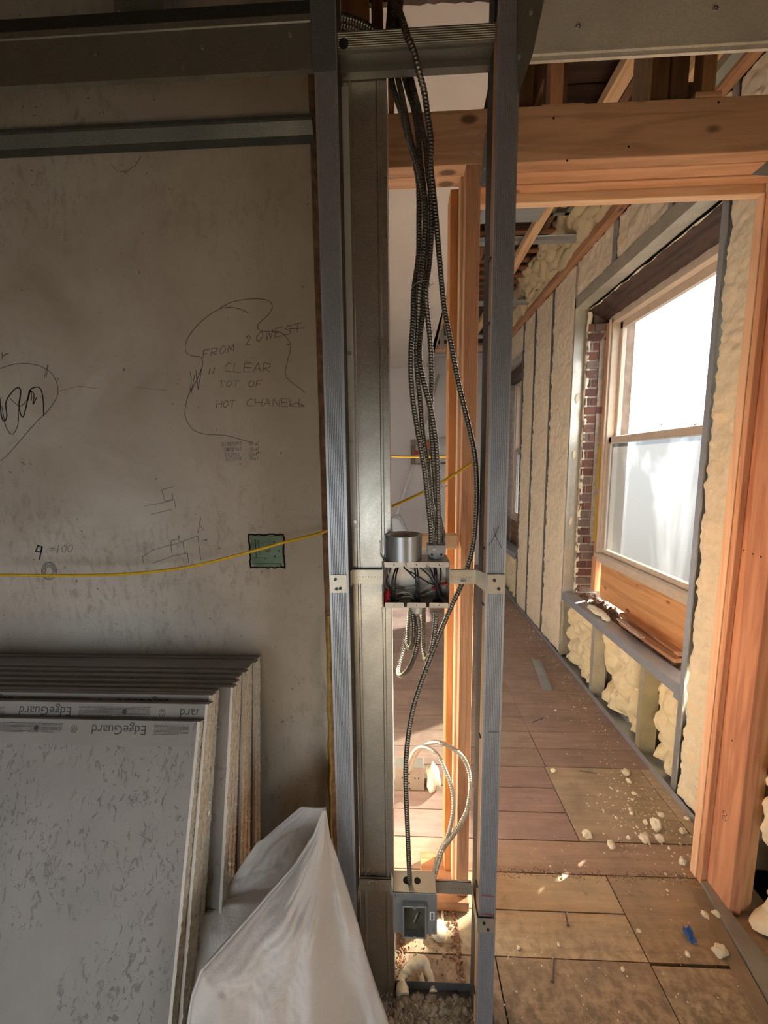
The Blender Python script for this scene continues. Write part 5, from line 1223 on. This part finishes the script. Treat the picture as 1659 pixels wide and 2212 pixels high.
def brace(p, q, w, label, mat):
    d = (q-p); n = Vector((-d.z, 0, d.x)).normalized()*w; mb = MB()
    mb.add([p-n, q-n, q+n, p+n]+[v+Vector((0, .02, 0)) for v in (p-n, q-n, q+n, p+n)], [(0,1,2,3), (7,6,5,4), (0,4,5,1), (1,5,6,2), (2,6,7,3), (3,7,4,0)])
    build('leaning_strip', mb, mat, label=label, cat='steel strip')
FY = 5.95
brace(fp(948, 808), fp(918, 915), .022, 'short grey steel strip slanting on the far wall above the panel', m_stud)
brace(fp(893, 1003), fp(856, 1115), .016, 'long thin steel strip slanting down the far wall to the pale chair', m_stud)
ct = thing('folded_chair', 'pale blue-white plastic folding chair back seen at the far wall', 'chair', fp(862, 1180))
c0 = PY(855, 1112, 4.6); c1 = PY(880, 1165, 4.6)
mb = MB().grid(lambda u, v: PY(852+40*v*math.sin(1.5708*u)-6*v, 1172-58*v*math.cos(1.5708*u*1.15), 4.6-.08*(1-v*v)), 20, 12)
build('chair_back', mb, simple('pale_plastic', (.62, .70, .76), .35), ct, solid=.02)
build('chair_frame', MB().tube(spline([PY(846, 1118, 4.57), PY(862, 1114, 4.55), PY(876, 1140, 4.55), PY(886, 1165, 4.55), PY(892, 1205, 4.55)], .02), .012, 8), simple('grey_tube', (.3, .33, .37), .4, .5), ct)
build('chair_leg', MB().tube([PY(848, 1130, 4.64), Vector((PY(848, 1130, 4.64).x, 4.64, .0))], .012, 8), simple('grey_tube2', (.3, .33, .37), .4, .5), ct)
# cross battens and hanging steel at far ceiling
build('ceiling_batten', MB().box(.46, 1.24, 5.2, 5.32, 3.06, 3.09), m_firy, label='pale wooden batten crossing the ceiling close to the far wall', cat='wooden batten')
pc = PY(955, 730, 4.4); build('hanging_strut', MB().box(pc.x-.02, pc.x+.02, 4.38, 4.42, pc.z-.10, 3.35), m_stud, label='short grey steel strut hanging from the far ceiling beside the wooden strip', cat='steel strut')

# ================================================================== LOOSE THINGS
t = thing('metal_offcut', 'blue-grey steel channel offcut lying on the floor beyond the doorway', 'metal offcut', (1.07, 2.8, 0))
pa, pb = PZ(1157, 1424, .004), PZ(1182, 1490, .004)
d = (pb-pa).normalized(); n = Vector((d.y, -d.x, 0))
mb = MB(); w = .03
for s0, s1, z0, z1 in ((-w, w, .001, .003), (-w, -w+.0015, .003, .022), (w-.0015, w, .003, .022)):
    c_ = (pa+pb)/2+n*(s0+s1)/2; c_.z = (z0+z1)/2; mb.obox(c_, d*((pb-pa).length/2), n*((s1-s0)/2), Vector((0, 0, (z1-z0)/2)))
build('channel', mb, m_stud, t)
# on the steel sill
c = PX(1335, 1336, 1.37); lump('foam_scrap', (1.345, 2.60, .580), (.028, .10, .022), 'white foam scrap lying on the steel window sill', m_foamw, 4, tip=.1)
lump('foam_scrap', (1.352, 2.50, .575), (.022, .045, .018), 'smaller pale foam crumb touching the scrap on the window sill', m_foamw, 6)
def offcut(x, y0, y1, z, w, h, label, mat, rot=0):
    mb = MB(); c_ = Vector((x, (y0+y1)/2, z+h/2)); d = Vector((math.sin(rot), math.cos(rot), 0)); n = Vector((d.y, -d.x, 0))
    mb.obox(c_, d*((y1-y0)/2), n*w/2, Vector((0, 0, h/2))); build('wood_offcut', mb, mat, bevel=.003, label=label, cat='wood offcut')
offcut(1.47, 1.98, 2.52, .575, .055, .028, 'reddish wood offcut lying behind the steel sill against the plywood', m_firy2, .03)
offcut(1.41, 1.92, 2.40, .572, .045, .022, 'brown wood offcut lying along the back of the steel sill', wood('offcut_brown', (.42, .22, .12), (.3, .14, .08), 'y'), -.02)
offcut(1.385, 2.15, 2.42, .594, .030, .010, 'pale speckled strip of wood resting on the brown offcut behind the sill', simple('speckled', (.52, .42, .34), .8, 0, .3, 60), .05)
# foam and debris in the stud bay
def arc_foam():
    pts = [(870,2150,.012),(868,2120,.02),(880,2095,.03),(900,2080,.035),(918,2078,.03),(925,2100,.02),(932,2120,.012),(936,2145,.008)]
    P = spline([PZ(x, y, z) for x, y, z in pts], .004)
    mb = MB().tube(P, .012, 12, lambda L, a: .0115*(1+.5*noise.noise(Vector((L*60, a, 0)))+.3*noise.noise(Vector((L*150, a*2, 3)))+ (.6 if L < .03 else 0)))
    build('foam_scrap', mb, m_foamw, label='torn arch-shaped strip of yellow foam on the floor between the studs', cat='foam scrap')
arc_foam()
c = PZ(912, 2118, .008); lump('foam_scrap', (c.x, c.y, .010), (.008, .016, .012), 'small foam shred inside the arch-shaped foam strip', m_foamw, 8)
c = PZ(948, 2012, .01); lump('foam_scrap', (c.x, c.y, .014), (.026, .032, .018), 'round yellow foam disc on the floor just behind the lower box', m_foamw, 10, rough=.15)
c = PZ(956, 1978, .006); lump('paper_scrap', (c.x, c.y, .007), (.005, .018, .006), 'little white scrap with a red end behind the lower box', m_labelw, 12, cat='scrap')
big = [(1195,1666,.014,.010),(1352,1670,.024,.012),(1358,1688,.014,.008),(1370,1715,.012,.006),(1268,1803,.022,.012),(1320,1826,.018,.012),(1417,1785,.020,.030),(1425,1812,.018,.016),(1392,1812,.022,.014),(1394,1778,.012,.010),(1428,1762,.013,.010),(1364,1758,.010,.007),(1362,1750,.010,.007),(1485,1770,.011,.007),(1475,1797,.016,.010),(1475,1862,.014,.014),(1523,1978,.012,.009),(1548,1976,.014,.010),(1555,2056,.022,.016),(1485,2062,.008,.005),(1380,2012,.007,.004),(1120,2048,.006,.003),(1345,2095,.007,.004),(1207,2041,.006,.004),(1358,1811,.008,.008)]
words = ['foam crumb on the floor beyond the doorway left of the plywood patch', 'flat foam scrap at the head of the plywood floor patch', 'little foam scrap just below the flat one on the plywood patch', 'tiny foam crumb midway down the plywood patch', 'oval foam scrap at the lower left corner of the plywood patch', 'foam scrap lying on the red boards below the plywood patch', 'tallest standing foam shard on the plywood patch', 'foam shard touching the foot of the tallest one', 'angular foam scrap left of the tallest shard', 'small foam cube above the angular scrap', 'foam chip above and right of the tallest shard', 'pale foam chip, lower of two in the middle of the plywood patch', 'pale foam chip, upper of two in the middle of the plywood patch', 'foam chip against the wall track near the tallest shard', 'foam chip near the foot of the jamb strip', 'pointed foam scrap by the foot of the bright jamb strip', 'long foam sliver left of the blue plastic scrap', 'foam scrap on the near floor beside the steel track', 'foam chunk lower right of the blue plastic scrap', 'foam grain below the blue plastic scrap', 'foam grain left of the blue plastic scrap', 'foam grain on the bare floor right of the right stud', 'foam grain at the gap in the floor boards', 'foam grain near the nails on the floor', 'foam grain left of the angular scrap']
for k, ((x, y, s, h), lb) in enumerate(zip(big, words)):
    c = PZ(x, y, h*.6); lump('foam_scrap', (c.x, c.y, h*.75+.002), (s, s*.8, h), lb, m_foamw, 20+k, tip=k*.9)
c = PZ(1490, 2022, .01)
t = thing('plastic_clip', 'small bent blue plastic scrap on the near floor by the doorway', 'plastic scrap', (c.x, c.y, 0))
build('strip', MB().obox(Vector((c.x, c.y, .012)), (.009, 0, .004), (0, .020, 0), (0, 0, .0012)).obox(Vector((c.x-.009, c.y+.004, .016)), (.0012, 0, 0), (0, .014, 0), (0, 0, .010)).obox(Vector((c.x+.009, c.y+.010, .018)), (.0012, 0, 0), (0, .010, 0), (0, 0, .009)), m_blue, t)
def nail(p, q, label, r=.0022):
    a, b = PZ(*p, .004), PZ(*q, .004); mb = MB().tube([a, a.lerp(b, .5)+Vector((0, 0, .001)), b], r, 8); d = (b-a).normalized(); mb.cyl(b, b+d*.002, r*2.2, 10)
    build('nail', mb, simple('rusty_nail', (.16, .15, .14), .5, .6), label=label, cat='nail')
nail((1222,1972), (1227,1998), 'dark nail on the floor at the board seam, upper of two right of the stud')
nail((1197,2070), (1193,2120), 'longer dark nail on the floor, lower of two right of the stud')
nail((1252,1665), (1287,1670), 'rusty nail on the plywood floor patch'); nail((1150,1560), (1171,1552), 'dark nail on the red boards near the metal offcut')
nail((905,2190), (925,2208), 'zinc nail in the rubble of the floor track')
# crumbs nobody could count
def crumbs(name, n, fn, mat, label, smin, smax, seed):
    random.seed(seed); mb = MB()
    for k in range(n):
        x, y = fn(); s = random.uniform(smin, smax)*(1 if random.random() < .9 else 1.8)
        c = Vector((x, y, s*.55+.001)); a = random.uniform(0, 3.1)
        vs = [c+Vector((math.cos(a+i*1.257)*s*random.uniform(.6, 1.2), math.sin(a+i*1.257)*s*random.uniform(.6, 1.2), random.uniform(-.3, .1)*s)) for i in range(5)]
        mb.add(vs+[c+Vector((0, 0, s*random.uniform(.4, .8))), c-Vector((0, 0, s*.5))], [(i, (i+1) % 5, 5) for i in range(5)]+[((i+1) % 5, i, 6) for i in range(5)])
    build(name, mb, mat, label=label, cat='debris', kind='stuff')
g = random.gauss
crumbs('foam_crumbs', 420, lambda: (1.27-abs(g(0, .13)), random.uniform(1.38, 4.2)), m_foamw, 'fine pale foam crumbs strewn along the wall side of the floor', .0015, .0045, 1)
crumbs('foam_crumbs', 260, lambda: (g(1.08, .10), g(1.62, .16)), m_foamw, 'pale foam crumbs on the plywood patch', .0015, .005, 2)
crumbs('foam_crumbs', 200, lambda: (random.uniform(.28, 1.1), random.uniform(.93, 1.5)), m_foamw, 'scattered specks of foam on the near floor', .001, .003, 3)
m_rub = simple('rubble_bits', (.33, .28, .21), .9, 0, .4, 60)
crumbs('track_rubble', 1500, lambda: (random.uniform(-.10, .21), random.uniform(.88, .975)), m_rub, 'grey and brown rubble heaped in the floor track', .002, .0085, 4)
crumbs('brick_crumbs', 420, lambda: (random.choice((.17+abs(g(0, .012))*-1+.02, -.02+abs(g(0, .012)))), random.uniform(1.0, 1.2)), simple('brick_bits', (.33, .17, .10), .9, 0, .5, 60), 'reddish brick crumbs along both sides of the stud bay floor', .0015, .0045, 5)
crumbs('bay_crumbs', 300, lambda: (random.uniform(-.03, .2), random.uniform(.99, 1.25)), m_rub, 'small pale crumbs on the floor between the studs', .001, .0035, 6)
crumbs('seam_dirt', 500, lambda: (random.uniform(.35, 1.15), g(1.345, .012)), simple('seam_grit', (.22, .16, .11), .9, 0, .4, 60), 'dark grit gathered along the raised floor seam at the doorway', .001, .003, 7)
